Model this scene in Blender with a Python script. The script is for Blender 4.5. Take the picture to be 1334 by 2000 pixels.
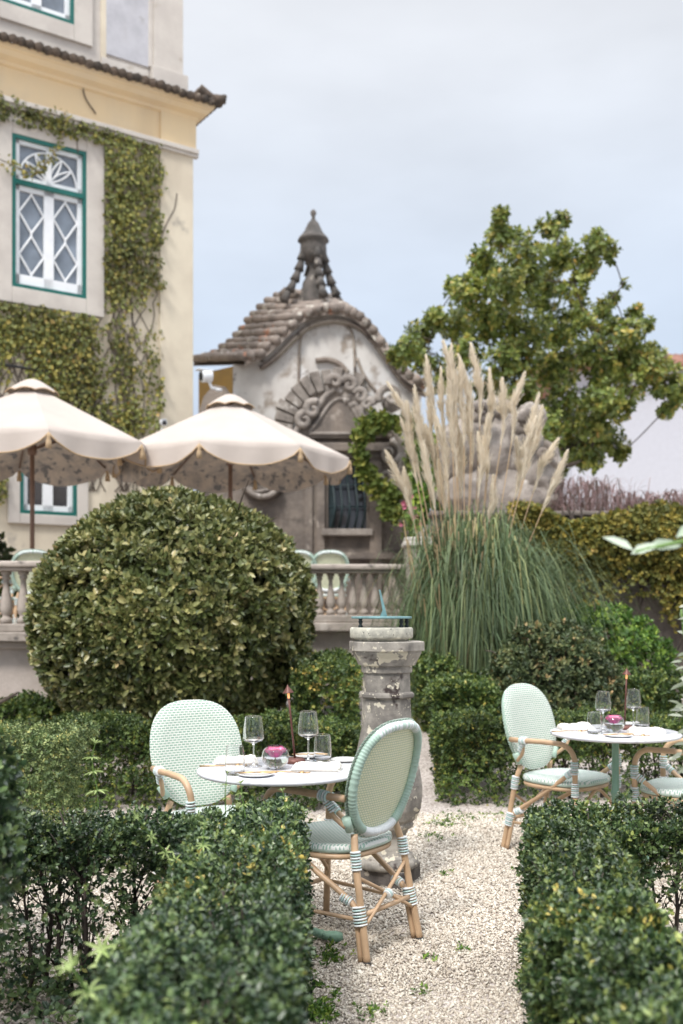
import bpy, math, random
import numpy as np
from mathutils import Vector, Matrix
PI = math.pi
R = math.radians
sc = bpy.context.scene
for o in list(bpy.data.objects):
    bpy.data.objects.remove(o)
rnd = random.Random(7)
rg = np.random.default_rng(11)

# ------------------------------------------------------------------ camera
FP, EYE, HY = 2000.0, 1.42, 1190.0          # focal length in photo pixels, eye height, horizon row
cd = bpy.data.cameras.new('camera')
cam = bpy.data.objects.new('camera', cd)
sc.collection.objects.link(cam)
cam.location = (0, 0, EYE)
cam.rotation_euler = (R(90), 0, 0)
cd.sensor_fit = 'VERTICAL'
cd.sensor_height = 36.0
cd.lens = 36.0
cd.shift_y = (HY - 1000) / 2000.0
cd.clip_start = 0.05
cd.clip_end = 3000
cd.dof.use_dof = True
cd.dof.focus_distance = 4.45
cd.dof.aperture_fstop = 2.15
sc.camera = cam

# ------------------------------------------------------------------ world and sun
SUN_EL, SUN_AZ = R(52), R(205)              # azimuth: compass style, behind the camera and to the left
w = bpy.data.worlds.new('World')
sc.world = w
w.use_nodes = True
nt = w.node_tree
nt.nodes.clear()
def wn(t): return nt.nodes.new(t)
out = wn('ShaderNodeOutputWorld'); bg = wn('ShaderNodeBackground')
sky = wn('ShaderNodeTexSky'); sky.sky_type = 'NISHITA'; sky.sun_disc = False
sky.sun_elevation = SUN_EL; sky.sun_rotation = SUN_AZ
tc = wn('ShaderNodeTexCoord'); sep = wn('ShaderNodeSeparateXYZ')
nt.links.new(tc.outputs['Generated'], sep.inputs[0])
mr = wn('ShaderNodeMapRange'); mr.interpolation_type = 'SMOOTHSTEP'
mr.inputs['From Min'].default_value = 0.20; mr.inputs['From Max'].default_value = 0.56
nt.links.new(sep.outputs['Z'], mr.inputs['Value'])
ramp = wn('ShaderNodeMix'); ramp.data_type = 'RGBA'
ramp.inputs['A'].default_value = (4.42, 5.08, 6.05, 1)
ramp.inputs['B'].default_value = (6.0, 6.15, 6.45, 1)
nt.links.new(mr.outputs[0], ramp.inputs['Factor'])
mp = wn('ShaderNodeMapping'); mp.inputs['Scale'].default_value = (1.0, 1.0, 2.6)
nt.links.new(tc.outputs['Generated'], mp.inputs[0])
ns = wn('ShaderNodeTexNoise'); ns.inputs['Scale'].default_value = 2.3; ns.inputs['Detail'].default_value = 5
nt.links.new(mp.outputs[0], ns.inputs['Vector'])
mz = wn('ShaderNodeMapRange')
mz.inputs['From Min'].default_value = 0.35; mz.inputs['From Max'].default_value = 0.7
mz.inputs['To Min'].default_value = 0.88; mz.inputs['To Max'].default_value = 1.13
nt.links.new(ns.outputs['Fac'], mz.inputs['Value'])
m3 = wn('ShaderNodeMapRange')               # an overcast sky is brightest overhead
m3.inputs['From Min'].default_value = 0.54; m3.inputs['From Max'].default_value = 1.0
m3.inputs['To Min'].default_value = 1.0; m3.inputs['To Max'].default_value = 3.8
nt.links.new(sep.outputs['Z'], m3.inputs['Value'])
mm = wn('ShaderNodeMath'); mm.operation = 'MULTIPLY'
nt.links.new(mz.outputs[0], mm.inputs[0]); nt.links.new(m3.outputs[0], mm.inputs[1])
vs = wn('ShaderNodeVectorMath'); vs.operation = 'SCALE'
nt.links.new(ramp.outputs['Result'], vs.inputs[0]); nt.links.new(mm.outputs[0], vs.inputs['Scale'])
mx = wn('ShaderNodeMix'); mx.data_type = 'RGBA'; mx.inputs['Factor'].default_value = 0.93
nt.links.new(sky.outputs[0], mx.inputs['A']); nt.links.new(vs.outputs[0], mx.inputs['B'])
nt.links.new(mx.outputs['Result'], bg.inputs['Color'])
bg.inputs['Strength'].default_value = 0.1
nt.links.new(bg.outputs[0], out.inputs[0])

sd = bpy.data.lights.new('sun', 'SUN')
sd.energy = 2.0; sd.angle = R(11); sd.color = (1.0, 0.955, 0.9)
sun = bpy.data.objects.new('sun', sd); sc.collection.objects.link(sun)
dv = Vector((math.sin(SUN_AZ) * math.cos(SUN_EL), math.cos(SUN_AZ) * math.cos(SUN_EL), math.sin(SUN_EL)))
sun.rotation_euler = dv.to_track_quat('Z', 'Y').to_euler()
sc.view_settings.view_transform = 'Standard'
sc.view_settings.look = 'None'
sc.view_settings.exposure = 0.57
sc.view_settings.gamma = 1.0
sc.cycles.use_denoising = True
sc.cycles.max_bounces = 10
sc.cycles.transmission_bounces = 10
sc.cycles.transparent_max_bounces = 8
sc.cycles.caustics_refractive = True

# ------------------------------------------------------------------ helpers
def W(px, py, d):
    """a point of the place, from its direction as surveyed in the photo and its distance"""
    return Vector(((px - 667) / FP * d, d, EYE - (py - HY) / FP * d))
def tag(o, label=None, cat=None, group=None, kind=None):
    if label: o['label'] = label
    if cat: o['category'] = cat
    if group: o['group'] = group
    if kind: o['kind'] = kind
    return o
def empty(name, loc=(0, 0, 0), rz=0.0, label=None, cat=None, group=None):
    o = bpy.data.objects.new(name, None)
    o.empty_display_size = 0.1
    sc.collection.objects.link(o)
    o.location = loc; o.rotation_euler = (0, 0, rz)
    return tag(o, label, cat, group)
def copy_tree(o, parent=None):
    c = o.copy(); sc.collection.objects.link(c)
    if parent: c.parent = parent
    for ch in list(o.children): copy_tree(ch, c)
    return c
def rename_copy(o, loc, rz, label, group=None):
    c = copy_tree(o); c.location = loc; c.rotation_euler = (0, 0, rz); c['label'] = label
    if group: c['group'] = group
    return c

class MB:
    def __init__(s): s.v = []; s.f = []; s.m = []; s.s = []
    def add(s, vs, fs, mi=0, smooth=True, M=None):
        b = len(s.v)
        if M is not None: vs = [M @ Vector(p) for p in vs]
        s.v += [tuple(p) for p in vs]
        for f in fs:
            s.f.append([b + i for i in f]); s.m.append(mi); s.s.append(smooth)
        return s
    def box(s, c, d, mi=0, M=None, rz=0.0):
        x, y, z = d[0] / 2, d[1] / 2, d[2] / 2
        cs, sn = math.cos(rz), math.sin(rz)
        vs = [(c[0] + a * x * cs - b * y * sn, c[1] + a * x * sn + b * y * cs, c[2] + e * z) for e in (-1, 1) for a, b in ((-1, -1), (1, -1), (1, 1), (-1, 1))]
        return s.add(vs, [(3, 2, 1, 0), (4, 5, 6, 7), (0, 1, 5, 4), (1, 2, 6, 5), (2, 3, 7, 6), (3, 0, 4, 7)], mi, False, M)
    def bb(s, a, b, mi=0, M=None):
        return s.box([(a[i] + b[i]) / 2 for i in range(3)], [abs(b[i] - a[i]) for i in range(3)], mi, M)
    def tube(s, pts, r, seg=10, mi=0, closed=False, M=None, smooth=True, flat=1.0):
        P = [Vector(p) for p in pts]; n = len(P)
        rr = r if hasattr(r, '__len__') else [r] * n
        T = []
        for i in range(n):
            a = P[(i - 1) % n] if (closed or i > 0) else P[0]
            b = P[(i + 1) % n] if (closed or i < n - 1) else P[-1]
            t = b - a
            T.append(t.normalized() if t.length > 1e-9 else Vector((0, 0, 1)))
        u = T[0].orthogonal().normalized()
        vs = []
        for i in range(n):
            u = (u - T[i] * u.dot(T[i]))
            u = u.normalized() if u.length > 1e-6 else T[i].orthogonal().normalized()
            k = T[i].cross(u)
            for j in range(seg):
                a = 2 * PI * j / seg
                vs.append(P[i] + (u * math.cos(a) + k * math.sin(a) * flat) * rr[i])
        fs = []
        for i in range(n if closed else n - 1):
            for j in range(seg):
                i2 = (i + 1) % n; j2 = (j + 1) % seg
                fs.append((i * seg + j, i * seg + j2, i2 * seg + j2, i2 * seg + j))
        if not closed:
            fs.append(tuple(range(seg))[::-1]); fs.append(tuple((n - 1) * seg + j for j in range(seg)))
        return s.add(vs, fs, mi, smooth, M)
    def lathe(s, prof, seg=24, mi=0, M=None, smooth=True, phase=0.0, c=(0, 0, 0), lump=None):
        vs = []; fs = []
        for i, (r, z) in enumerate(prof):
            for j in range(seg):
                a = 2 * PI * j / seg + phase
                q = r * (1 + (lump(a, z) if lump else 0))
                vs.append((c[0] + q * math.cos(a), c[1] + q * math.sin(a), c[2] + z))
        for i in range(len(prof) - 1):
            for j in range(seg):
                j2 = (j + 1) % seg
                fs.append((i * seg + j, i * seg + j2, (i + 1) * seg + j2, (i + 1) * seg + j))
        if prof[0][0] > 1e-6: fs.append(tuple(range(seg))[::-1])
        if prof[-1][0] > 1e-6: fs.append(tuple((len(prof) - 1) * seg + j for j in range(seg)))
        return s.add(vs, fs, mi, smooth, M)
    def prism(s, poly, d0, d1, mi=0, M=None, smooth=False):
        """poly in x,z; extruded along y from d0 to d1"""
        n = len(poly)
        vs = [(x, d0, z) for x, z in poly] + [(x, d1, z) for x, z in poly]
        fs = [tuple(range(n)), tuple(range(n, 2 * n))[::-1]]
        for i in range(n):
            j = (i + 1) % n
            fs.append((j, i, n + i, n + j))
        return s.add(vs, fs, mi, smooth, M)
    def build(s, name, mats, parent=None, bevel=0.0, loc=None, fix=True):
        me = bpy.data.meshes.new(name)
        me.from_pydata(s.v, [], s.f)
        for m_ in (mats if isinstance(mats, (list, tuple)) else [mats]): me.materials.append(m_)
        me.polygons.foreach_set('material_index', s.m)
        me.polygons.foreach_set('use_smooth', s.s)
        me.update()
        if fix:
            import bmesh
            b = bmesh.new(); b.from_mesh(me)
            bmesh.ops.recalc_face_normals(b, faces=b.faces)
            b.to_mesh(me); b.free()
        o = bpy.data.objects.new(name, me)
        sc.collection.objects.link(o)
        if parent: o.parent = parent
        if loc: o.location = loc
        if bevel:
            bm_ = o.modifiers.new('bevel', 'BEVEL'); bm_.width = bevel; bm_.segments = 2; bm_.limit_method = 'ANGLE'
        return o

def cr(pts, n=6, closed=False):
    P = [Vector(p) for p in pts]; N = len(P); o = []
    for i in range(N if closed else N - 1):
        p1, p2 = P[i], P[(i + 1) % N]
        p0 = P[(i - 1) % N] if (closed or i > 0) else p1 * 2 - p2
        p3 = P[(i + 2) % N] if (closed or i < N - 2) else p2 * 2 - p1
        for k in range(n):
            t = k / n
            o.append(0.5 * ((2 * p1) + (p2 - p0) * t + (2 * p0 - 5 * p1 + 4 * p2 - p3) * t * t + (3 * p1 - p0 - 3 * p2 + p3) * t ** 3))
    if not closed: o.append(P[-1])
    return o
def npmesh(name, V, Fq, mat, parent=None, attr=None, smooth=False):
    """V (n,3), Fq (m,k) equally sized faces, attr per face"""
    me = bpy.data.meshes.new(name)
    n, (m_, k) = len(V), Fq.shape
    me.vertices.add(n); me.vertices.foreach_set('co', np.ascontiguousarray(V, dtype=np.float32).ravel())
    me.loops.add(m_ * k); me.loops.foreach_set('vertex_index', np.ascontiguousarray(Fq, dtype=np.int32).ravel())
    me.polygons.add(m_); me.polygons.foreach_set('loop_start', np.arange(0, m_ * k, k, dtype=np.int32))
    if smooth: me.polygons.foreach_set('use_smooth', np.ones(m_, dtype=bool))
    for x in (mat if isinstance(mat, (list, tuple)) else [mat]): me.materials.append(x)
    if attr is not None:
        a = me.attributes.new('v', 'FLOAT', 'FACE'); a.data.foreach_set('value', np.ascontiguousarray(attr, dtype=np.float32))
    me.update(calc_edges=True)
    o = bpy.data.objects.new(name, me); sc.collection.objects.link(o)
    if parent: o.parent = parent
    return o
def nrm(a): return a / np.maximum(np.linalg.norm(a, axis=-1, keepdims=True), 1e-9)
def wob(P, f=3.0, seed=0):
    r = np.random.default_rng(seed); s = np.zeros(len(P))
    for i in range(6):
        k = nrm(r.normal(size=3)) * f * (1 + 0.6 * i); s += np.sin(P @ k + r.uniform(0, 6.28)) / (1 + 0.5 * i)
    return s / 2.6
def leaf_arrays(P, D, N, L, Wd, fold=0.25, curl=0.12):
    """P base, D direction, N leaf normal, L length, Wd half width -> verts and quads"""
    D = nrm(D); S = nrm(np.cross(D, N)); N = np.cross(S, D)
    L = L[:, None]; Wd = Wd[:, None]
    v0 = P; tip = P + D * L - N * L * curl
    up = N * Wd * fold
    a = D * L * 0.33; b = D * L * 0.70 - N * L * curl * 0.45
    V = np.stack([v0, P + a - S * Wd * 0.92 + up, P + b - S * Wd * 0.78 + up, tip, P + b + S * Wd * 0.78 + up, P + a + S * Wd * 0.92 + up], 1)
    n = len(P); base = (np.arange(n) * 6)[:, None]
    F = np.concatenate([base + np.array([[0, 1, 2, 3]]), base + np.array([[0, 3, 4, 5]])], 1).reshape(-1, 4)
    return V.reshape(-1, 3), F
def leaves(name, P, D, N, L, Wd, val, mat, parent=None, **k):
    V, F = leaf_arrays(P, D, N, L, Wd, **k)
    return npmesh(name, V, F, mat, parent, np.repeat(val, 2))
def sprigs(C, A, k, L, wr, spread=0.9, ln=0.5, seed=1, jit=0.35, up=0.0, valjit=0.3):
    """whorls of k leaves round short shoots: centres C, axes A"""
    r = np.random.default_rng(seed); n = len(C)
    A = nrm(A); X = nrm(np.cross(A, r.normal(size=(n, 3)))); Y = np.cross(A, X)
    j = np.tile(np.arange(k), n); C2 = np.repeat(C, k, 0); A2 = np.repeat(A, k, 0)
    ph = j * 2.4 + r.uniform(-.4, .4, n * k)
    O = np.repeat(X, k, 0) * np.cos(ph)[:, None] + np.repeat(Y, k, 0) * np.sin(ph)[:, None]
    t = (j / max(k - 1, 1))
    el = spread * (1 - 0.65 * t)[:, None]
    D = nrm(A2 * (1.05 - el) + O * el + r.normal(size=(n * k, 3)) * jit * 0.5 + np.array([0, 0, up]))
    N = nrm(A2 * 1.0 - O * 0.5 + r.normal(size=(n * k, 3)) * jit)
    Ls = L * r.uniform(.65, 1.2, n * k) * (1 - 0.25 * t)
    P = C2 + A2 * ((t - 0.6) * L * ln)[:, None]
    val = np.clip(np.repeat(r.uniform(0, 1, n), k) * (1 - valjit) + r.uniform(0, 1, n * k) * valjit, 0, 1)
    return P, D, N, Ls, Ls * wr, val
def ribbons(name, C, Wv, wd, mat, parent=None, attr=None):
    """C (n,s,3) centre lines, Wv (n,3) or (n,s,3) width direction, wd (n,s)"""
    n, s_, _ = C.shape
    if Wv.ndim == 2: Wv = np.repeat(Wv[:, None], s_, 1)
    V = np.stack([C - Wv * wd[..., None], C + Wv * wd[..., None]], 2).reshape(-1, 3)
    b = (np.arange(n) * s_ * 2)[:, None] + (np.arange(s_ - 1) * 2)[None]
    F = np.stack([b, b + 1, b + 3, b + 2], -1).reshape(-1, 4)
    return npmesh(name, V, F, mat, parent, None if attr is None else np.repeat(attr, s_ - 1))

# ------------------------------------------------------------------ materials
def newmat(name):
    m = bpy.data.materials.new(name); m.use_nodes = True
    t = m.node_tree; b = t.nodes['Principled BSDF']
    return m, t, b
def nd(t, k, **kw):
    n = t.nodes.new(k)
    for a, v in kw.items():
        if a in n.inputs: n.inputs[a].default_value = v
        else: setattr(n, a, v)
    return n
def c4(c): return (c[0], c[1], c[2], 1)
def plain(name, col, rough=.5, metal=0.0, var=0.12, scale=8, bump=0.0, spec=.5):
    m, t, b = newmat(name)
    n = nd(t, 'ShaderNodeTexNoise', Scale=scale, Detail=5.0)
    co = nd(t, 'ShaderNodeTexCoord'); t.links.new(co.outputs['Object'], n.inputs['Vector'])
    r = nd(t, 'ShaderNodeMapRange'); r.inputs['From Min'].default_value = .3; r.inputs['From Max'].default_value = .7
    r.inputs['To Min'].default_value = 1 - var; r.inputs['To Max'].default_value = 1 + var
    t.links.new(n.outputs['Fac'], r.inputs['Value'])
    v = nd(t, 'ShaderNodeVectorMath', operation='SCALE'); v.inputs[0].default_value = col
    t.links.new(r.outputs[0], v.inputs['Scale']); t.links.new(v.outputs[0], b.inputs['Base Color'])
    b.inputs['Roughness'].default_value = rough; b.inputs['Metallic'].default_value = metal
    b.inputs['Specular IOR Level'].default_value = spec
    if bump:
        bp = nd(t, 'ShaderNodeBump', Strength=bump, Distance=.02)
        n2 = nd(t, 'ShaderNodeTexNoise', Scale=scale * 5, Detail=6.0); t.links.new(co.outputs['Object'], n2.inputs['Vector'])
        t.links.new(n2.outputs['Fac'], bp.inputs['Height']); t.links.new(bp.outputs[0], b.inputs['Normal'])
    return m
def stone(name, c1, c2, scale=3.0, patches=(), rough=.9, bump=.4, streak=None, bscale=30, dist=.02):
    """two tones by noise, then patches [(colour, scale, threshold, softness)]; streak = (colour, amount) vertical weather marks"""
    m, t, b = newmat(name)
    co = nd(t, 'ShaderNodeTexCoord')
    def nz(s, det=6, off=0, zs=1.0):
        mp = nd(t, 'ShaderNodeMapping'); mp.inputs['Location'].default_value = (off, off * .7, off * .3); mp.inputs['Scale'].default_value = (1, 1, zs)
        t.links.new(co.outputs['Object'], mp.inputs[0])
        n = nd(t, 'ShaderNodeTexNoise', Scale=s, Detail=float(det), Roughness=.62); t.links.new(mp.outputs[0], n.inputs['Vector'])
        return n.outputs['Fac']
    def mixc(fac, A, B):
        x = nd(t, 'ShaderNodeMix', data_type='RGBA'); t.links.new(fac, x.inputs['Factor'])
        for s_, q in (('A', A), ('B', B)):
            if isinstance(q, tuple): x.inputs[s_].default_value = c4(q)
            else: t.links.new(q, x.inputs[s_])
        return x.outputs['Result']
    def step(f, a, w_):
        r = nd(t, 'ShaderNodeMapRange', interpolation_type='SMOOTHSTEP'); r.inputs['From Min'].default_value = a; r.inputs['From Max'].default_value = a + w_
        t.links.new(f, r.inputs['Value']); return r.outputs[0]
    col = mixc(step(nz(scale), .35, .3), tuple(c1), tuple(c2))
    if streak: 
        f = step(nz(scale * 1.6, 6, 9, .22), .5, .22)
        g = nd(t, 'ShaderNodeMath', operation='MULTIPLY'); g.inputs[1].default_value = streak[1]; t.links.new(f, g.inputs[0])
        col = mixc(g.outputs[0], col, tuple(streak[0]))
    for i, (pc, ps, th, sf) in enumerate(patches):
        col = mixc(step(nz(ps, 3, 3.3 * i + 5), th, sf), col, tuple(pc))
    t.links.new(col, b.inputs['Base Color']); b.inputs['Roughness'].default_value = rough
    b.inputs['Specular IOR Level'].default_value = .25
    if bump:
        bp = nd(t, 'ShaderNodeBump', Strength=bump, Distance=dist); t.links.new(nz(bscale, 8, 2), bp.inputs['Height']); t.links.new(bp.outputs[0], b.inputs['Normal'])
    return m
def leafmat(name, stops, rough=.5, trans=.2, clump=1.5, cl=.3, spec=.4):
    m, t, b = newmat(name)
    a = nd(t, 'ShaderNodeAttribute', attribute_name='v')
    r = nd(t, 'ShaderNodeValToRGB'); e = r.color_ramp.elements
    e[0].position, e[0].color = stops[0][0], c4(stops[0][1]); e[1].position, e[1].color = stops[-1][0], c4(stops[-1][1])
    for p, c in stops[1:-1]:
        q = e.new(p); q.color = c4(c)
    t.links.new(a.outputs['Fac'], r.inputs[0])
    co = nd(t, 'ShaderNodeTexCoord'); n = nd(t, 'ShaderNodeTexNoise', Scale=clump, Detail=3.0); t.links.new(co.outputs['Object'], n.inputs['Vector'])
    g = nd(t, 'ShaderNodeMapRange'); g.inputs['From Min'].default_value = .32; g.inputs['From Max'].default_value = .68
    g.inputs['To Min'].default_value = 1 - cl; g.inputs['To Max'].default_value = 1 + cl; t.links.new(n.outputs['Fac'], g.inputs['Value'])
    v = nd(t, 'ShaderNodeVectorMath', operation='SCALE'); t.links.new(r.outputs[0], v.inputs[0]); t.links.new(g.outputs[0], v.inputs['Scale'])
    t.links.new(v.outputs[0], b.inputs['Base Color']); b.inputs['Roughness'].default_value = rough
    b.inputs['Specular IOR Level'].default_value = spec
    if trans:
        tr = nd(t, 'ShaderNodeBsdfTranslucent'); t.links.new(v.outputs[0], tr.inputs['Color'])
        ms = nd(t, 'ShaderNodeMixShader', Fac=trans); o = t.nodes['Material Output']
        t.links.new(b.outputs[0], ms.inputs[1]); t.links.new(tr.outputs[0], ms.inputs[2]); t.links.new(ms.outputs[0], o.inputs['Surface'])
    return m
def weave(name, c1, c2, mortar, axes='XZ', bw=.017, rh=.0085, ms=.0022, bump=.6):
    m, t, b = newmat(name)
    co = nd(t, 'ShaderNodeTexCoord'); s = nd(t, 'ShaderNodeSeparateXYZ'); c = nd(t, 'ShaderNodeCombineXYZ')
    t.links.new(co.outputs['Object'], s.inputs[0]); t.links.new(s.outputs[axes[0]], c.inputs['X']); t.links.new(s.outputs[axes[1]], c.inputs['Y'])
    k = nd(t, 'ShaderNodeTexBrick'); k.offset = .5; k.squash = 1.0
    k.inputs['Color1'].default_value = c4(c1); k.inputs['Color2'].default_value = c4(c2); k.inputs['Mortar'].default_value = c4(mortar)
    k.inputs['Scale'].default_value = 1.0; k.inputs['Mortar Size'].default_value = ms; k.inputs['Mortar Smooth'].default_value = .35
    k.inputs['Brick Width'].default_value = bw; k.inputs['Row Height'].default_value = rh
    t.links.new(c.outputs[0], k.inputs['Vector']); t.links.new(k.outputs['Color'], b.inputs['Base Color'])
    bp = nd(t, 'ShaderNodeBump', Strength=bump, Distance=.003); bp.invert = True; t.links.new(k.outputs['Fac'], bp.inputs['Height']); t.links.new(bp.outputs[0], b.inputs['Normal'])
    b.inputs['Roughness'].default_value = .45
    tr = nd(t, 'ShaderNodeBsdfTranslucent'); t.links.new(k.outputs['Color'], tr.inputs['Color'])
    sh = nd(t, 'ShaderNodeMixShader', Fac=.10); t.links.new(b.outputs[0], sh.inputs[1]); t.links.new(tr.outputs[0], sh.inputs[2]); t.links.new(sh.outputs[0], t.nodes['Material Output'].inputs['Surface'])
    return m
def glassmat(name, ior=1.45, col=(1, 1, 1)):
    m, t, b = newmat(name); b.inputs['Transmission Weight'].default_value = 1; b.inputs['Roughness'].default_value = 0
    b.inputs['IOR'].default_value = ior; b.inputs['Base Color'].default_value = c4(col)
    return m

M = {}
M['rattan'] = plain('rattan_tube', (.52, .355, .22), .42, var=.18, scale=9)
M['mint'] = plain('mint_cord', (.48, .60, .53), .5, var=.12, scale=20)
M['mint_dark'] = plain('mint_cord_dark', (.38, .51, .43), .5, var=.15, scale=14)  # darker mint cord of the chair rim and corner wraps
M['white_cord'] = plain('white_cord', (.74, .77, .78), .5, var=.06, scale=20)
M['weave'] = weave('woven_back', (.29, .45, .345), (.37, .51, .41), (.78, .79, .73), bw=.022, rh=.0118, ms=.0031)
M['weave_seat'] = weave('woven_seat', (.31, .49, .41), (.39, .55, .47), (.80, .82, .79), 'XY', bw=.020, rh=.0125, ms=.0034)
M['weave_rear'] = weave('woven_back_rear', (.88, .88, .62), (.90, .90, .68), (.56, .64, .45), bw=.015, rh=.0105, ms=.0017, bump=.8)  # rear weave pattern, paled to paint in light passing through the weave
M['table_green'] = plain('table_paint', (.20, .34, .25), .4, var=.08)
M['mint_wrap'] = plain('mint_wrap_cord', (.47, .62, .60), .5, var=.1, scale=20)
M['plinth'] = stone('dark_plinth', (.17, .15, .135), (.07, .062, .058), 7, [((.34, .30, .25), 12, .60, .03)], bump=.5, bscale=55, dist=.008)
M['black_rubber'] = plain('black_rubber', (.02, .02, .022), .6)
M['marble'] = stone('marble', (.74, .74, .76), (.62, .63, .67), 5, [((.40, .41, .46), 7, .60, .10), ((.64, .58, .50), 4, .66, .1)], rough=.22, bump=0)
M['rust'] = plain('lamp_metal', (.13, .05, .038), .45, .3, var=.2)
M['glass'] = glassmat('glass')
M['water'] = glassmat('water', 1.33, (.93, .96, .96))
M['linen'] = plain('linen', (.74, .70, .64), .9, var=.10, scale=60, bump=.2)
M['ceramic'] = plain('ceramic', (.66, .65, .63), .25, var=.03)
M['brass'] = plain('brass', (.46, .30, .15), .35, .7)
M['pink'] = plain('pink_petal', (.85, .10, .36), .5, var=.25, scale=40)
M['pink_in'] = plain('pink_petal_pale', (.88, .32, .52), .5, var=.2, scale=40)
M['sundial_stone'] = stone('lichen_stone', (.39, .36, .315), (.18, .165, .148), 6, [((.06, .046, .043), 9, .58, .10), ((.56, .51, .40), 7.5, .605, .018), ((.60, .55, .44), 15, .615, .02), ((.62, .57, .46), 34, .66, .03)], bump=.5, bscale=70, dist=.006)
M['slab_stone'] = stone('pale_slab', (.50, .48, .40), (.34, .33, .285), 26, [((.62, .60, .50), 30, .56, .07), ((.14, .135, .12), 38, .63, .05)], bump=.5, bscale=60, dist=.008)
M['verdigris'] = plain('verdigris', (.16, .29, .30), .55, .2, var=.25, scale=30)
M['iron'] = plain('dark_iron', (.02, .03, .033), .5, .4)
M['bal_stone'] = stone('balustrade_stone', (.47, .41, .36), (.31, .27, .235), 2.2, [((.10, .09, .085), 5, .60, .16), ((.52, .47, .42), 4, .60, .12)], bump=.4)
M['plaster_low'] = stone('weathered_plaster', (.52, .46, .42), (.40, .35, .31), 1.6, [((.20, .17, .15), 3, .62, .12)], bump=.3)
M['cream'] = stone('cream_wall', (.70, .63, .50), (.60, .53, .42), 1.0, [((.42, .38, .32), 2.2, .63, .14)], bump=.1, streak=((.40, .34, .27), .35))
M['cream_yellow'] = stone('yellow_wall', (.76, .60, .38), (.70, .57, .39), .8, [], bump=.08, streak=((.55, .42, .27), .35))
M['surround'] = stone('stone_surround', (.60, .56, .51), (.52, .48, .44), 2.0, [((.44, .39, .33), 4, .62, .15)], bump=.1)
M['grey_panel'] = stone('grey_panel', (.42, .42, .45), (.54, .54, .57), 1.6, [((.27, .25, .24), 2.6, .60, .2)], bump=.1, streak=((.33, .30, .28), .4))
M['teal'] = plain('teal_paint', (.006, .12, .10), .4)
M['white'] = plain('white_paint', (.80, .82, .84), .4, var=.04)
M['pane'] = plain('window_glass', (.17, .20, .24), .07, var=.4, scale=2.5, spec=.9)
M['pane_dark'] = plain('window_glass_dark', (.035, .035, .04), .08, var=.3, scale=3, spec=.7)
M['curtain'] = plain('curtain', (.5, .5, .52), .9, var=.1)
M['tile_dark'] = stone('old_tile', (.15, .115, .09), (.06, .052, .045), 5, [((.30, .25, .2), 9, .60, .1)], bump=.5)
M['tile'] = stone('clay_tile', (.37, .31, .27), (.24, .205, .18), 3.2, [((.12, .10, .09), 6, .60, .1), ((.46, .25, .17), 3, .63, .06), ((.56, .52, .46), 5, .58, .08)], bump=.4)
M['tile_red'] = stone('red_tile', (.34, .17, .125), (.24, .13, .10), 2.0, [], bump=.4)
M['gable'] = stone('grey_plaster', (.70, .68, .65), (.55, .52, .49), 1.1, [((.36, .31, .265), 1.9, .555, .14), ((.70, .69, .68), 1.5, .56, .12), ((.20, .17, .15), 3.6, .62, .1)], bump=.15, streak=((.32, .28, .24), .45))
M['gable_trim'] = stone('stained_moulding', (.38, .33, .28), (.22, .18, .155), 2.5, [((.12, .10, .09), 4, .57, .12)], bump=.3)
M['ochre'] = stone('ochre_wall', (.50, .33, .12), (.42, .29, .13), 2, [], bump=.1)
M['carved'] = stone('carved_stone', (.235, .20, .17), (.13, .112, .10), 1.3, [((.06, .054, .05), 1.9, .56, .2), ((.42, .37, .32), 2.6, .60, .14)], bump=.5, streak=((.33, .27, .22), .5), bscale=14, dist=.04)
M['carved_pale'] = stone('carved_pale', (.36, .32, .285), (.20, .175, .155), 3, [((.09, .08, .075), 4, .60, .14), ((.50, .46, .42), 4, .60, .1)], bump=.5, bscale=16, dist=.04)
M['finial_stone'] = stone('finial_stone', (.15, .135, .125), (.085, .08, .075), 4, [((.36, .33, .29), 7, .62, .08)], bump=.5)
M['canvas'] = plain('canvas', (.49, .43, .385), .85, var=.05, scale=3, bump=.1)
M['lining'] = stone('lining_fabric', (.66, .58, .50), (.46, .42, .39), 7, [((.24, .235, .24), 9, .55, .05)], bump=0)  # fabric pattern, its tones brightened to paint in light coming through the canopy
M['trim'] = plain('ochre_trim', (.46, .33, .20), .8)
M['pole_wood'] = plain('pole_wood', (.20, .12, .085), .5, var=.2)
M['bark'] = plain('bark', (.075, .058, .045), .9, var=.4, scale=14, bump=.6)
M['twig'] = plain('twig', (.055, .042, .035), .9, var=.4, scale=14)
M['twig_pale'] = plain('twig_pale', (.20, .17, .14), .9, var=.3, scale=14)
M['white_plastic'] = plain('white_plastic', (.75, .77, .8), .35, var=.02)
M['cable'] = plain('cable', (.02, .022, .025), .6)
M['far_white'] = plain('far_white_wall', (.50, .51, .56), .8, var=.03)
M['pinkflower'] = plain('pink_blossom', (.45, .13, .19), .7)
L = {}
L['box'] = leafmat('box_leaf', [(0, (0.011, 0.027, 0.013)), (.40, (0.037, 0.071, 0.030)), (.72, (0.132, 0.200, 0.075)), (.97, (0.253, 0.304, 0.090)), (1, (0.575, 0.452, 0.120))], rough=.33, trans=.12, clump=2.5, cl=.25, spec=.6)  # leaf tones; dark and pale ends also paint in gap shade and glossy highlights
L['box_mid'] = leafmat('box_leaf_light', [(0, (0.021, 0.040, 0.013)), (.40, (0.058, 0.103, 0.028)), (.78, (0.159, 0.216, 0.052)), (.94, (0.332, 0.326, 0.075)), (1, (0.637, 0.467, 0.120))], rough=.45, trans=.15, clump=2.2, cl=.35)
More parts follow.
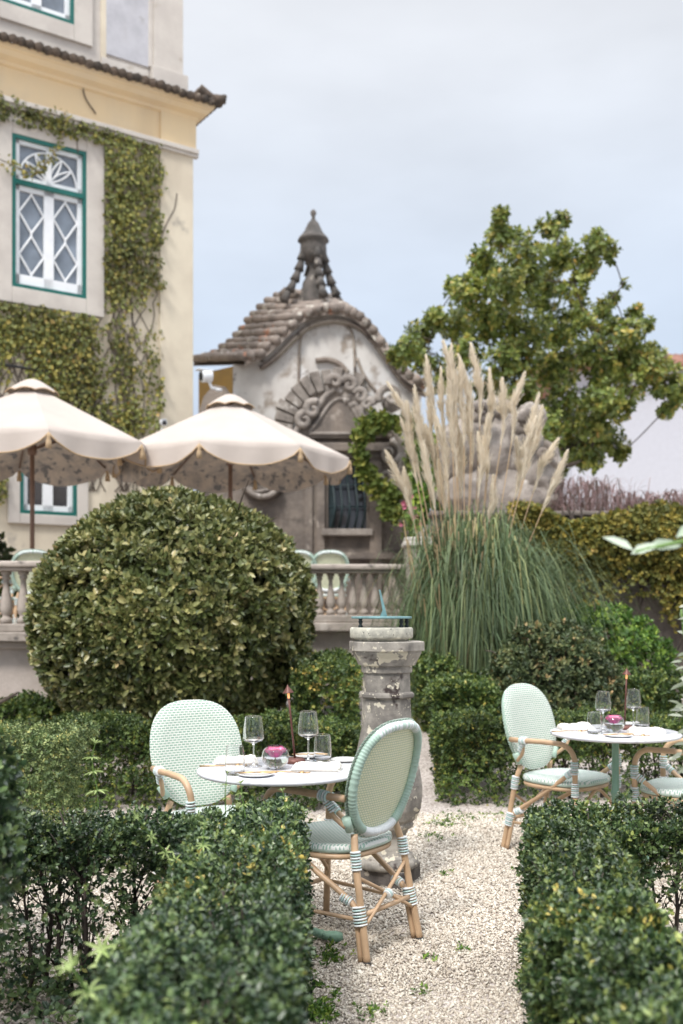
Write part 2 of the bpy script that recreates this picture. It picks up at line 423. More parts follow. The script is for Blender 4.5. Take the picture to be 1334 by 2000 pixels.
L['box_pale'] = leafmat('box_leaf_pale', [(0, (0.049, 0.083, 0.032)), (.40, (0.138, 0.202, 0.079)), (.80, (0.324, 0.389, 0.157)), (.95, (0.583, 0.538, 0.186)), (1, (0.850, 0.688, 0.229))], rough=.45, trans=.15, clump=2.2, cl=.25)
L['ball'] = leafmat('laurel_leaf', [(0, (0.054, 0.078, 0.023)), (.4, (0.113, 0.135, 0.044)), (.72, (0.246, 0.251, 0.089)), (.93, (0.437, 0.380, 0.163)), (1, (0.655, 0.440, 0.237))], rough=.38, trans=.08, clump=1.3, cl=.2, spec=.55)
L['bush'] = leafmat('myrtle_leaf', [(0, (0.031, 0.050, 0.022)), (.5, (0.078, 0.111, 0.047)), (.8, (0.172, 0.185, 0.071)), (1, (0.517, 0.336, 0.158))], rough=.5, trans=.12, clump=3)
L['lime'] = leafmat('lime_leaf', [(0, (0.037, 0.088, 0.022)), (.5, (0.094, 0.188, 0.035)), (.85, (0.275, 0.400, 0.062)), (1, (0.525, 0.600, 0.125))], rough=.5, trans=.2, clump=2)
L['tree'] = leafmat('magnolia_leaf', [(0, (0.073, 0.108, 0.031)), (.45, (0.164, 0.219, 0.053)), (.8, (0.343, 0.348, 0.079)), (.95, (0.542, 0.418, 0.110)), (1, (0.758, 0.348, 0.110))], rough=.4, trans=.22, clump=.9, cl=.3)
L['ivy'] = leafmat('creeper_leaf', [(0, (0.091, 0.109, 0.038)), (.5, (0.190, 0.206, 0.058)), (.85, (0.365, 0.304, 0.072)), (1, (0.457, 0.258, 0.116))], rough=.6, trans=.2, clump=1.2, cl=.35)
L['wall_ivy'] = leafmat('autumn_creeper_leaf', [(0, (0.066, 0.084, 0.024)), (.4, (0.171, 0.176, 0.041)), (.75, (0.392, 0.316, 0.068)), (1, (0.601, 0.323, 0.121))], rough=.6, trans=.2, clump=1.3, cl=.3)
L['green_ivy'] = leafmat('green_creeper_leaf', [(0, (0.055, 0.091, 0.020)), (.6, (0.153, 0.202, 0.039)), (1, (0.328, 0.312, 0.067))], rough=.6, trans=.2)
L['pampas'] = leafmat('pampas_blade', [(0, (0.071, 0.111, 0.059)), (.55, (0.140, 0.200, 0.092)), (.85, (0.282, 0.311, 0.129)), (1, (0.562, 0.413, 0.194))], rough=.5, trans=.2, clump=1.5)
L['plume'] = leafmat('plume_hair', [(0, (.74, .66, .53)), (1, (.90, .83, .70))], rough=.9, trans=.35, clump=3, cl=.06)
L['stalk'] = leafmat('dry_stalk', [(0, (.32, .23, .12)), (1, (.50, .40, .24))], rough=.8, trans=.1)
L['purple'] = leafmat('purple_grass', [(0, (0.138, 0.105, 0.077)), (.5, (0.299, 0.210, 0.198)), (1, (0.575, 0.430, 0.429))], rough=.8, trans=.3)
L['pale'] = leafmat('pale_leaf', [(0, (.10, .20, .07)), (.5, (.36, .46, .33)), (1, (.62, .70, .58))], rough=.35, trans=.2, cl=.1)
L['shoot'] = leafmat('shoot_leaf', [(0, (.26, .38, .10)), (1, (.50, .60, .26))], rough=.45, trans=.25)
L['stone'] = leafmat('gravel_stone', [(0, (0.262, 0.219, 0.173)), (.25, (0.458, 0.393, 0.320)), (.6, (0.622, 0.562, 0.478)), (1, (0.808, 0.764, 0.667))], rough=.85, trans=0, clump=1.2, cl=.08, spec=.2)

L['box_warm'] = leafmat('box_leaf_warm', [(0, (.014, .030, .012)), (.40, (.040, .078, .028)), (.72, (.135, .195, .065)), (.94, (.30, .34, .085)), (1, (.58, .47, .13))], rough=.35, trans=.12, clump=2.5, cl=.3, spec=.6)

# ================================================================== SETTING
def hwall(m, s0, s1, z0, z1, holes, th, mi=0):
    """a wall plate in local x,z with rectangular holes, front face at y=0, thickness th behind it"""
    xs = sorted({s0, s1} | {h[0] for h in holes} | {h[1] for h in holes}); zs = sorted({z0, z1} | {h[2] for h in holes} | {h[3] for h in holes})
    for i in range(len(xs) - 1):
        run = []
        for k in range(len(zs) - 1):
            cx, cz = (xs[i] + xs[i + 1]) / 2, (zs[k] + zs[k + 1]) / 2
            if any(h[0] < cx < h[1] and h[2] < cz < h[3] for h in holes): continue
            if run and abs(run[-1][1] - zs[k]) < 1e-6: run[-1][1] = zs[k + 1]
            else: run.append([zs[k], zs[k + 1]])
        for a, b in run: m.bb((xs[i], 0, a), (xs[i + 1], -th, b), mi)

# ground: one gravel sheet to the horizon
gm, t, b = newmat('gravel_ground')
co = nd(t, 'ShaderNodeTexCoord')
vo = nd(t, 'ShaderNodeTexVoronoi', Scale=75.0); t.links.new(co.outputs['Object'], vo.inputs['Vector'])
no = nd(t, 'ShaderNodeTexNoise', Scale=1.7, Detail=6.0); t.links.new(co.outputs['Object'], no.inputs['Vector'])
sp = nd(t, 'ShaderNodeSeparateColor'); t.links.new(vo.outputs['Color'], sp.inputs[0])
rp = nd(t, 'ShaderNodeValToRGB'); rp.color_ramp.elements[0].color = (.34, .285, .245, 1); rp.color_ramp.elements[1].color = (.68, .62, .57, 1)
q = rp.color_ramp.elements.new(.4); q.color = (.52, .455, .41, 1)
t.links.new(sp.outputs[0], rp.inputs[0])
g = nd(t, 'ShaderNodeMapRange'); g.inputs['To Min'].default_value = .72; g.inputs['To Max'].default_value = 1.2; t.links.new(no.outputs['Fac'], g.inputs['Value'])
v_ = nd(t, 'ShaderNodeVectorMath', operation='SCALE'); t.links.new(rp.outputs[0], v_.inputs[0]); t.links.new(g.outputs[0], v_.inputs['Scale'])
t.links.new(v_.outputs[0], b.inputs['Base Color']); b.inputs['Roughness'].default_value = .95
bp = nd(t, 'ShaderNodeBump', Strength=.9, Distance=.012); bp.invert = True; t.links.new(vo.outputs['Distance'], bp.inputs['Height']); t.links.new(bp.outputs[0], b.inputs['Normal'])
m = MB(); m.add([(-400, -60, 0), (400, -60, 0), (400, 1200, 0), (-400, 1200, 0)], [(0, 1, 2, 3)], 0, False)
tag(m.build('ground', gm, fix=False), 'pale pinkish gravel ground of the garden', kind='structure')

# the garden climbs gently towards the terrace
nx_, ny_ = 60, 30; vs = []
for j in range(ny_ + 1):
    for i in range(nx_ + 1):
        x = -7 + 17 * i / nx_; y = 6.9 + 4.0 * j / ny_; t_ = min(1, max(0, (y - 7.0) / 2.9)); vs.append((x, y, .004 + .50 * t_ ** 1.1 + .01 * math.sin(x * 3 + y * 2) * min(1, t_ * 4)))
m = MB(); m.add(vs, [(j * (nx_ + 1) + i, j * (nx_ + 1) + i + 1, (j + 1) * (nx_ + 1) + i + 1, (j + 1) * (nx_ + 1) + i) for j in range(ny_) for i in range(nx_)])
tag(m.build('path', gm, fix=False), 'gravel path and beds climbing gently to the terrace', kind='structure')

ZT = 1.15                                   # terrace level
m = MB(); m.bb((-14, 10.9, 0.02), (1.0, 40, ZT)); m.bb((-14, 10.12, 0.02), (-1.9, 10.9, ZT - .003))
tag(m.build('terrace', M['plaster_low']), 'raised stone paved terrace behind the balustrade', kind='structure')
m = MB(); m.bb((1.003, 12.1, 0.02), (30, 40, 2.42))
tag(m.build('upper_ground', M['plaster_low']), 'higher ground behind the creeper covered wall', kind='structure')
m = MB()
hp = [(-400, 0), (-400, 12), (-200, 20), (-80, 11), (0, 5), (90, 3), (200, 8), (400, 6), (400, 0)]
m.prism(hp, 600, 640)
tag(m.build('hills', plain('far_hill', (.09, .12, .11), .9)), 'low distant hills', kind='structure')

# ---------------- balustrade
def baluster_prof(h, r):
    return [(r * .95, 0), (r * .95, h * .10), (r * .62, h * .12), (r * .60, h * .16), (r * .80, h * .19), (r * 1.0, h * .28), (r * .98, h * .38), (r * .74, h * .52), (r * .50, h * .68),
            (r * .42, h * .80), (r * .46, h * .85), (r * .66, h * .87), (r * .66, h * .90), (r * .5, h * .92), (r * .85, h * .94), (r * .85, h)]
def balustrade(x0, x1, y, ztop, zbot, sp, r, label, off=0.0):
    e = empty('balustrade', ((x0 + x1) / 2, y, 0), 0, label, 'balustrade')
    cx = (x0 + x1) / 2; h = ztop - zbot
    rt = .095
    m = MB(); m.bb((x0 - cx, -.16, ztop - rt * .62), (x1 - cx, .16, ztop)); m.bb((x0 - cx, -.12, ztop - rt), (x1 - cx, .12, ztop - rt * .62 - .0))
    m.build('rail', M['bal_stone'], e, bevel=.018)
    m = MB(); m.bb((x0 - cx, -.15, zbot), (x1 - cx, .15, zbot + .09)); m.bb((x0 - cx, -.12, zbot + .09), (x1 - cx, .12, zbot + .17))
    m.build('base_course', M['bal_stone'], e, bevel=.012)
    n = int((x1 - x0) / sp)
    p = MB(); p.lathe(baluster_prof(ztop - rt - zbot - .17, r), 12); me = None
    for i in range(n):
        if me is None: o = p.build('baluster', M['bal_stone'], e); me = o
        else:
            o = me.copy(); sc.collection.objects.link(o); o.parent = e
        o.location = (x0 - cx + (i + .5) * sp + off, 0, zbot + .17)
    return e
balustrade(-5.2, -1.9, 9.98, 1.885, 1.11, .168, .062, 'weathered stone balustrade left of the big round bush, with thick balusters')
balustrade(-1.0, .67, 10.85, 1.892, 1.19, .118, .047, 'weathered stone balustrade right of the big round bush, behind the sundial')
m = MB(); m.bb((-5.2, 10.03, 0.01), (-1.9, 10.10, 1.105)); m.bb((-5.2, 9.95, 1.04), (-1.9, 10.03, 1.105))
tag(m.build('retaining_wall', M['plaster_low'], bevel=.01), 'pale stained plaster wall under the left balustrade', 'wall')
m = MB(); m.bb((-1.9, 10.86, 0.01), (.99, 10.895, 1.185))
tag(m.build('retaining_wall', M['plaster_low'], bevel=.01), 'brownish plaster wall under the balustrade behind the sundial', 'wall')
# pier with urn-like cap
e = empty('stone_pier', (.80, 10.85, 0), 0, 'stone pier with a pale moulded cap ending the balustrade beside the pampas grass', 'pier')
m = MB(); m.bb((-.125, -.15, 0), (.125, .15, 2.08)); m.build('shaft', M['bal_stone'], e, bevel=.01)
m = MB(); m.bb((-.155, -.18, 2.08), (.155, .18, 2.13)); m.bb((-.14, -.165, 2.13), (.14, .165, 2.175)); m.build('cap', M['surround'], e, bevel=.012)

# ---------------- palace on the left
OX, OY = -2.5, 17.0
AX, AY = -.826, -.563
BR = math.atan2(AY, AX)
pal = empty('palace', (OX, OY, 0), BR, 'cream coloured palace with green framed windows at the left edge', 'building')
def bs(px): 
    r = (px - 667) / FP
    return (OX - OY * r) / (-AX + AY * r)
def bz(px, py): return EYE + (HY - py) / FP * (OY + AY * bs(px))
w1 = (1.81, 2.96, 6.25, 8.54); w0 = (1.96, 2.84, 2.86, 4.15); w2 = (1.95, 3.1, 10.55, 12.7)
m = MB(); hwall(m, .0, 12, ZT - .1, 8.95, [w1, w0], .35); m.bb((.0, -.35, ZT - .1), (12, -8, 8.95))
m.build('wall', M['cream'], pal)
m = MB(); m.bb((-.02, .002, ZT - .1), (.57, .05, 8.93)); m.bb((-.02, -.6, ZT - .1), (-.002, .002, 8.93)); m.build('corner_pilaster', M['cream'], pal, bevel=.01)
m = MB(); m.bb((-.09, .001, 8.95), (12, .13, 9.03)); m.bb((-.09, -8, 8.95), (-.0, 0.001, 9.03)); m.bb((-.10, .001, 8.90), (12, .10, 8.95)); m.build('string_course', M['surround'], pal, bevel=.012)
m = MB(); m.bb((-.02, -8, 9.03), (12, .03, 9.60)); m.bb((-.06, .03, 9.03), (.57, .075, 9.55)); m.build('frieze', M['cream_yellow'], pal)
# cornice with a curved profile along the front and round the corner
prof = [(.03, 9.50), (.08, 9.52), (.10, 9.56), (.20, 9.60), (.24, 9.66), (.28, 9.68), (.30, 9.74), (.03, 9.76)]
def cornice(m, prof, s1, smooth=False):
    vs = []; n = len(prof)
    for (q, z) in prof: vs.append((s1, q, z))
    for (q, z) in prof: vs.append((-q, q, z))
    for (q, z) in prof: vs.append((-q, -8, z))
    fs = []
    for k in (0, 1):
        for i in range(n):
            j = (i + 1) % n; fs.append((k * n + i, k * n + j, (k + 1) * n + j, (k + 1) * n + i))
    m.add(vs, fs, 0, smooth)
m = MB(); cornice(m, prof, 12); m.build('cornice', M['cream_yellow'], pal)
m = MB()
for i in range(95):
    s = -.34 + i * .13
    dz = rnd.uniform(-.012, .012)
    m.tube([(s, -.35, 9.98 + dz), (s, .2, 9.83 + dz), (s, .38 + rnd.uniform(-.02, .02), 9.76 + dz)], .068, 8)
for i in range(40):
    q = .32 - i * .13
    m.tube([(.0, q, 9.94), (-.37, q, 9.77)], .068, 8)
m.bb((-.31, -8, 9.76), (12, .33, 9.79)); m.bb((0.0, -8, 9.79), (12, .10, 9.90))
m.tube([(-.2, .2, 9.86), (-.31, .31, 9.84), (-.40, .40, 9.83), (-.42, .42, 9.90)], [.09, .085, .08, .03], 8)
m.build('eave_tiles', M['tile_dark'], pal)
m = MB(); hwall(m, .15, 12, 9.9, 13.6, [w2], .3); Mu = Matrix.Translation((0, -.16, 0)); m.v = [tuple(Mu @ Vector(p)) for p in m.v]; m.bb((.15, -.46, 9.9), (12, -8, 13.6))
m.build('upper_wall', M['surround'], pal)
m = MB(); m.bb((.10, -.16, 9.9), (.62, -.08, 13.6)); m.bb((.10, -.6, 9.9), (.15, -.16, 13.6)); m.bb((.03, -.5, 9.9), (.66, -.03, 10.28))
m.bb((.62, -.16, 10.28), (.70, -.11, 13.6)); m.bb((.70, -.16, 9.9), (1.5, -.12, 10.2))
m.build('upper_pilaster', M['surround'], pal, bevel=.01)
m = MB(); m.bb((.70, -.16, 10.27), (1.42, -.125, 13.6)); m.build('plaster_panel', M['grey_panel'], pal)
m = MB(); m.bb((1.42, -.16, 9.9), (1.50, -.13, 13.6)); m.build('panel_edge', M['cream'], pal)
for s, z in ((.6, 9.45),):
    pass
def window(wr, dia, nsurr, y0=0.0, glass='pane'):
    s0, s1, z0, z1 = wr
    e_ = MB()
    a = nsurr                                # stone surround with eared top
    e_.bb((s0 - a, y0 + .001, z0 - a * .85), (s0, y0 + .055, z1 + a)); e_.bb((s1, y0 + .001, z0 - a * .85), (s1 + a, y0 + .055, z1 + a))
    e_.bb((s0, y0 + .001, z1), (s1, y0 + .055, z1 + a)); e_.bb((s0, y0 + .001, z0 - a * .85), (s1, y0 + .055, z0))
    o = e_.build('window_surround', M['surround'], pal, bevel=.012)
    m = MB(); f = .055; yy = y0 + .045
    for q in ((s0, s0 + f, z0, z1), (s1 - f, s1, z0, z1), (s0 + f, s1 - f, z1 - f, z1), (s0 + f, s1 - f, z0, z0 + f)): m.bb((q[0], yy - .14, q[2]), (q[1], yy, q[3]))
    if dia: m.bb((s0 + f, yy - .12, 7.80), (s1 - f, yy + .01, 7.87))
    fr = m.build('window_frame', M['teal'], pal)
    m = MB(); ys = yy - .05
    def bar(q, th=.05): m.bb((q[0], ys - th, q[2]), (q[1], ys, q[3]))
    a0, a1 = s0 + f, s1 - f; mid = (a0 + a1) / 2
    def stick(p, q, r=.017): m.tube([(p[0], ys - .025, p[1]), (q[0], ys - .025, q[1])], r, 6, smooth=False)
    if dia:
        zb, zm, zk, zt_ = z0 + f, 7.80, 7.87, z1 - f
        for q in ((a0, a0 + .07, zb, zm), (a1 - .07, a1, zb, zm), (mid - .075, mid + .075, zb, zm), (a0, a1, zb, zb + .16), (a0, a1, zm - .07, zm)): bar(q)
        for q in ((a0, a0 + .07, zk, zt_), (a1 - .07, a1, zk, zt_), (mid - .04, mid + .04, zk, zt_), (a0, a1, zk, zk + .08), (a0, a1, zt_ - .06, zt_)): bar(q, .045)
        for u0, u1 in ((a0 + .07, mid - .075), (mid + .075, a1 - .07)):
            zz0, zz1 = zb + .16, zm - .07; c = (u0 + u1) / 2; hh = (zz1 - zz0)
            for k in range(2):
                c0, c1 = zz0 + hh * .5 * k + hh * .02, zz0 + hh * .5 * (k + 1) - hh * .02; cm = (c0 + c1) / 2
                for p, q in (((c, c0), (u0, cm)), ((c, c0), (u1, cm)), ((u0, cm), (c, c1)), ((u1, cm), (c, c1))): stick(p, q)
            stick((c, zz0), (c, zz0 + hh * .03)); stick((c, zz1), (c, zz1 - hh * .03)); stick((c, zz0 + hh * .47), (c, zz0 + hh * .53))
        # fanlight: one wide arch, petals meeting at its foot
        cz = zk + .08; rr = min(mid - a0 - .08, zt_ - .06 - cz)
        def arc(cx, cz_, r, a_, b_, n=16, sx=1.0): m.tube([(cx + r * sx * math.cos(a_ + (b_ - a_) * i / n), ys - .025, cz_ + r * math.sin(a_ + (b_ - a_) * i / n)) for i in range(n + 1)], .017, 6)
        arc(mid, cz, rr, 0, PI)
        for sg in (-1, 1):
            for an in (35, 62):
                tx, tz = rr * math.cos(R(an)) * sg, rr * math.sin(R(an))
                for bow in (-.09, .09):
                    m.tube([(mid + tx * t_ - tz * bow * math.sin(PI * t_) * sg, ys - .025, cz + tz * t_ + tx * sg * bow * math.sin(PI * t_)) for t_ in [i / 10 for i in range(11)]], .015, 6)
    else:
        for q in ((a0, a0 + .07, z0 + f, z1 - f), (a1 - .07, a1, z0 + f, z1 - f), (mid - .075, mid + .075, z0 + f, z1 - f), (a0, a1, z0 + f, z0 + f + .09), (a0, a1, z1 - f - .08, z1 - f)): bar(q)
        zq = z0 + (z1 - z0) * .52
        m.bb((a0 + .07, ys - .045, zq), (mid - .075, ys - .002, zq + .035)); m.bb((mid + .075, ys - .045, zq), (a1 - .07, ys - .002, zq + .035))
    m.build('sash', M['white'], fr)
    m = MB(); m.bb((a0, ys - .06, z0 + f), (a1, ys - .052, z1 - f)); m.build('pane', M[glass], fr)
    return o
window(w1, True, .29); window(w0, False, .18, glass='pane_dark'); window(w2, False, .30, y0=-.16)
m = MB()
m.tube([(3.3, .1, 5.05), (1.95, .1, 5.02), (1.92, .1, 5.2)], .022, 6); m.tube([(1.95, .1, 5.02), (1.93, .1, 4.2)], .018, 6)
m.build('cable', M['cable'], pal)

def wallpt(px, py, n=0.0):
    s = bs(px); z = bz(px, py)
    nx, ny = -AY, AX
    return Vector((OX + AX * s + nx * n, OY + AY * s + ny * n, z))
# creeper on the palace wall
N0 = 9000
r = np.random.default_rng(5)
px = r.uniform(-90, 318, N0 * 3); py = r.uniform(185, 985, N0 * 3)
def inside(px, py):
    top = 196 + .33 * px                     # string course line
    ok = (py > top - 8) & (px < 308 + 5 * np.sin(py / 17) + 5 * np.sin(py / 7.3))
    surr = (px < 200) & (py > 238 + .24 * np.clip(px, 0, 999)) & (py < 590 + .16 * px)
    lowwin = (px > 8) & (px < 172) & (py > 868)
    return ok & ~surr & ~lowwin
nz_ = wob(np.stack([px, py, px * 0], 1), .018, 3) + .6 * wob(np.stack([px, py, px * 0], 1), .05, 4)
dens = np.where((px > 196) & (py < 610), 1.40, .95) - np.clip((py - 640) / 330, 0, 1) * .55
keep = inside(px, py) & (nz_ * .95 + dens + r.uniform(-.35, .35, len(px)) > .62)
px, py = px[keep][:N0], py[keep][:N0]
rr_ = (px - 667) / FP; s_ = (OX - OY * rr_) / (-AX + AY * rr_); z_ = EYE + (HY - py) / FP * (OY + AY * s_)
nn = np.array([-AY, AX, 0.]); aa = np.array([AX, AY, 0.])
P = np.array([OX, OY, 0.]) + aa * s_[:, None] + nn * (.03 + r.uniform(0, .13, len(px)) * np.where(px > 300, 1.4, 1))[:, None]; P[:, 2] = z_
iv = empty('climbing_ivy', (0, 0, 0), 0, 'olive green creeper covering the cream palace wall round the windows', 'ivy')
D = nrm(r.normal(size=P.shape) * .55 + np.array([0, 0, -.9]) + nn * .25); N = nrm(nn + r.normal(size=P.shape) * .55 + np.array([0, 0, .5]))
lv = r.uniform(.045, .085, len(P)); vv = np.clip(r.uniform(0, 1, len(P)) * .75 + .2 * (py > 500) * r.uniform(0, 1, len(P)), 0, 1)
leaves('foliage', P, D, N, lv, lv * .42, vv, L['ivy'], iv)
m = MB()
for i in range(60):
    x = rnd.uniform(-60, 300); y = 960; pts = []
    while y > 250 + .3 * x:
        if inside(np.array([x]), np.array([y]))[0]: pts.append(wallpt(x, y, .012))
        elif len(pts) > 2: break
        else: pts = []
        x += rnd.uniform(-16, 16); x = min(x, 306); y -= rnd.uniform(14, 30)
    if len(pts) > 2: m.tube(pts, .009, 4)
for pts in ([(312, 470), (322, 440), (338, 410), (343, 380)], [(148, 110), (158, 150), (163, 190), (185, 225)], [(150, 235), (146, 262), (150, 300)]):
    m.tube(cr([wallpt(x, y, .05) for x, y in pts], 4), .012, 5)
m.build('stems', plain('ivy_stem', (.15, .12, .10), .9), iv)
# loose runner hanging over the window
rv = empty('creeper_shoot', (0, 0, 0), 0, 'loose yellowish creeper runner hanging in front of the tall upper window', 'creeper')
pts = cr([wallpt(x, y, .16) for x, y in ((122, 235), (118, 262), (106, 296), (86, 322), (60, 345), (30, 335), (-8, 318))], 5)
m = MB(); m.tube(pts, .009, 5); m.build('stem', M['twig_pale'], rv)
Pq = np.array([list(pts[rnd.randrange(len(pts))]) for _ in range(170)]) + r.normal(size=(170, 3)) * .045
leaves('foliage', Pq, r.normal(size=Pq.shape) + np.array([0, 0, -.6]), nn + r.normal(size=Pq.shape) * .5, r.uniform(.04, .08, 170), r.uniform(.015, .028, 170), r.uniform(.35, .9, 170), L['ivy'], rv)

# security cameras
def sec_cam(loc, rz, label, sc_=1.0):
    e = empty('security_camera', loc, rz, label, 'camera', None)
    m = MB(); m.tube([(0, .12 * sc_, .02), (0, -.02, .0)], .085 * sc_, 18); m.box((0, .03, .083 * sc_), (.13 * sc_, .22 * sc_, .016 * sc_)); m.build('housing', M['white_plastic'], e, bevel=.01)
    m = MB(); m.tube([(0, -.021, .0), (0, -.04, -.002)], .055 * sc_, 14); m.build('lens', M['black_rubber'], e)
    m = MB(); m.tube([(0, .1, -.06), (.0, .14, -.16), (0, .26, -.18)], .022 * sc_, 8); m.lathe([(.05, 0), (.05, .03)], 12, c=(0, .26, -.2)); m.build('bracket', M['white_plastic'], e)
    return e
p = W(396, 735, 15.6); sec_cam(p, R(-62), 'large white security camera beside the palace corner above the right parasol', 1.15)
p = W(320, 826, 15.9); sec_cam(p, R(25), 'small white security camera low on the palace corner between the parasols', .62)

# ---------------- gatehouse with ogee roof
gt = empty('gatehouse', (0, 19, 0), 0, 'grey plaster gatehouse with a curved tiled roof and stone finial', 'building')
fp = [(478, 702), (508, 693), (540, 668), (572, 636), (602, 613), (640, 604), (667, 606), (692, 615), (716, 634), (745, 672), (775, 715), (800, 738), (830, 750)]
rp_ = [(378, 705), (415, 692), (446, 672), (470, 645), (492, 616), (520, 590), (560, 572), (622, 577), (662, 594), (702, 624), (742, 668), (782, 722), (832, 748)]
def Lg(px, py, d): return W(px, py, d) - Vector((0, 19, 0))
FPr = cr([Lg(x, y, 18.75) for x, y in fp], 4); RPr = cr([Lg(x, y, 20.2) for x, y in rp_], 4)
m = MB(); n = len(FPr)
m.add(FPr + RPr + [p - Vector((0, 0, .1)) for p in FPr] + [p - Vector((0, 0, .1)) for p in RPr], [(i, i + 1, n + i + 1, n + i) for i in range(n - 1)] + [(2 * n + i + 1, 2 * n + i, 3 * n + i, 3 * n + i + 1) for i in range(n - 1)] + [(i + 1, i, 2 * n + i, 2 * n + i + 1) for i in range(n - 1)] + [(n + i, n + i + 1, 3 * n + i + 1, 3 * n + i) for i in range(n - 1)], 0, False)
FP2 = cr([Lg(x, y, 18.72) for x, y in fp], 2); RP2 = cr([Lg(x, y, 20.2) for x, y in rp_], 2)
for a, b in zip(FP2, RP2):
    k = rnd.uniform(-.02, .02)
    cs = [a.lerp(b, q) + Vector((0, 0, .04 + k)) for q in (-.02 + k, .2, .21, .45, .46, .72, .73, 1)]
    m.tube(cs, [  .088, .07, .09, .07, .09, .07, .09, .07], 8)
m.build('roof', M['tile'], gt)
m = MB(); wp = [(p.x, p.z - .1) for p in cr([Lg(x, y, 19) for x, y in fp], 4) if p.x > -1.95]
xl = (455 - 667) / FP * 19
zl = EYE + (HY - 712) / FP * 19
poly = [(xl, ZT - .5), (xl, zl)] + wp + [(wp[-1][0] - .1, wp[-1][1] - .1), (wp[-1][0] - .1, ZT - .5)]
m.prism(poly, 0, 1.2); m.build('wall', M['gable'], gt)
m = MB(); x2 = (388 - 667) / FP * 20.4; y2 = 1.4; m.add([(xl - .005, .0, ZT), (x2, y2, ZT), (x2, y2, 6.1), (xl - .005, .0, 5.93), (xl - .005, 1.2, ZT), (x2 + .5, y2 + .9, ZT), (x2 + .5, y2 + .9, 6.1), (xl - .005, 1.2, 5.93)],
    [(0, 1, 2, 3), (4, 5, 6, 7), (0, 1, 5, 4), (1, 2, 6, 5), (2, 3, 7, 6), (3, 0, 4, 7)], 0, False); m.build('side_wall', M['ochre'], gt)
# mouldings of the gable: verge band, centre panel, drip arch
m = MB()
m.tube([p + Vector((.05, .16, -.17)) for p in FPr[3:]], .05, 6)
def gl(pts, r=.035, y=-.02): m.tube(cr([Vector((W(x, q, 19).x, y, W(x, q, 19).z)) for x, q in pts], 5), r, 6)
gl([(584, 790), (584, 700), (588, 660), (600, 640), (640, 628), (672, 634), (690, 660), (694, 740)], .028)
gl([(697, 700), (712, 735), (738, 768), (768, 795)], .03)
gl([(616, 706), (640, 704), (662, 712), (680, 730)], .05, -.06)
m.build('moulding', M['gable_trim'], gt)
m = MB()                                     # voussoir arch
cx_, cz_ = W(655, 850, 18.85).x, W(655, 850, 18.85).z
for i in range(11):
    a0 = R(62 + i * 10.6); a1 = a0 + R(9.3); r0, r1 = .80 + rnd.uniform(-.03, .03), 1.17 + rnd.uniform(-.05, .05)
    poly = [(cx_ + q * math.cos(a), cz_ + q * math.sin(a)) for q, a in ((r0, a0), (r1, a0), (r1, a1), (r0, a1))]
    m.prism(poly, -.34 + rnd.uniform(-.02, .02), -.002)
m.build('arch_stones', M['carved_pale'], gt, bevel=.02)
# finial: bell lantern with twisted stone legs
fb = W(612, 585, 19.4)
fe = empty('finial', (fb.x, fb.y - 19, fb.z)); fe.parent = gt
u = 19.4 / FP
def fz(y): return (585 - y) * u
m = MB()
m.lathe([(.0, fz(408)), (.045, fz(412)), (.06, fz(417)), (.03, fz(424)), (.045, fz(430)), (.10, fz(436)), (.15, fz(447)), (.17, fz(452)), (.21, fz(458)), (.28, fz(466)), (.30, fz(471)), (.24, fz(474)), (.25, fz(486)), (.25, fz(498)), (.19, fz(508)), (.12, fz(514)), (.0, fz(515))], 20)
m.build('cap', M['finial_stone'], fe)
m = MB(); m.lathe([(.10, fz(515)), (.07, fz(525)), (.09, fz(533)), (.13, fz(541)), (.20, fz(552)), (.22, fz(565)), (.27, fz(590)), (.27, fz(600))], 16); m.build('stem', M['finial_stone'], fe)
m = MB()
for k in range(4):
    a = R(20 + 90 * k)
    m = MB()
    for j in range(5):
        y0, y1 = 488 + j * 21, 488 + (j + 1) * 21 + 1
        q0, q1 = .19 + .030 * j + .010 * j * j, .19 + .03 * (j + 1) + .010 * (j + 1) ** 2
        m.tube([(q0 * math.cos(a), q0 * math.sin(a), fz(y0)), ((q0 + q1) / 2 * math.cos(a), (q0 + q1) / 2 * math.sin(a), fz((y0 + y1) / 2)), (q1 * math.cos(a), q1 * math.sin(a), fz(y1))], [.052, .07, .098], 8)
    m.build('bracket', M['finial_stone'], fe)
for (x, y) in ((556, 572), (575, 577), (655, 588), (600, 590), (640, 590)):
    p = Lg(x, y, 19.6); m = MB(); m.lathe([(.10, -.08), (.12, .0), (.06, .06), (.0, .12)], 8, c=p); m.build('ridge_stone', M['carved'], gt)

# ---------------- carved stone portal wall in front of the gatehouse
DP = 16.5
po = empty('carved_portal', (0, DP, 0), 0, 'dark carved stone portal wall with a scrolled pediment and a barred window', 'wall')
def X(px, d=DP): return (px - 667) / FP * d
def Z(py, d=DP): return EYE + (HY - py) / FP * d
m = MB()
hole = (X(641), X(716), Z(1032), Z(905))
hwall(m, X(415), X(812), ZT - .02, Z(868), [hole], -.35)
m.bb((X(596), -.06, ZT), (X(610), -.001, Z(890))); m.bb((X(619), -.09, ZT), (X(634), -.001, Z(890))); m.bb((X(722), -.09, ZT), (X(745), -.001, Z(890)))
m.bb((X(575), -.14, Z(1092)), (X(790), -.002, Z(1080)))
m.build('wall', M['carved'], po)
m = MB(); m.bb((X(415), -.03, Z(868)), (X(768), .38, Z(858))); m.bb((X(572), -.20, Z(885)), (X(768), -.031, Z(868))); m.bb((X(585), -.12, Z(897)), (X(755), -.0015, Z(885))); m.build('cornice', M['carved'], po, bevel=.02)
m = MB(); m.bb((X(628), -.16, Z(1047)), (X(728), .0, Z(1034))); m.build('sill', M['carved_pale'], po, bevel=.015)
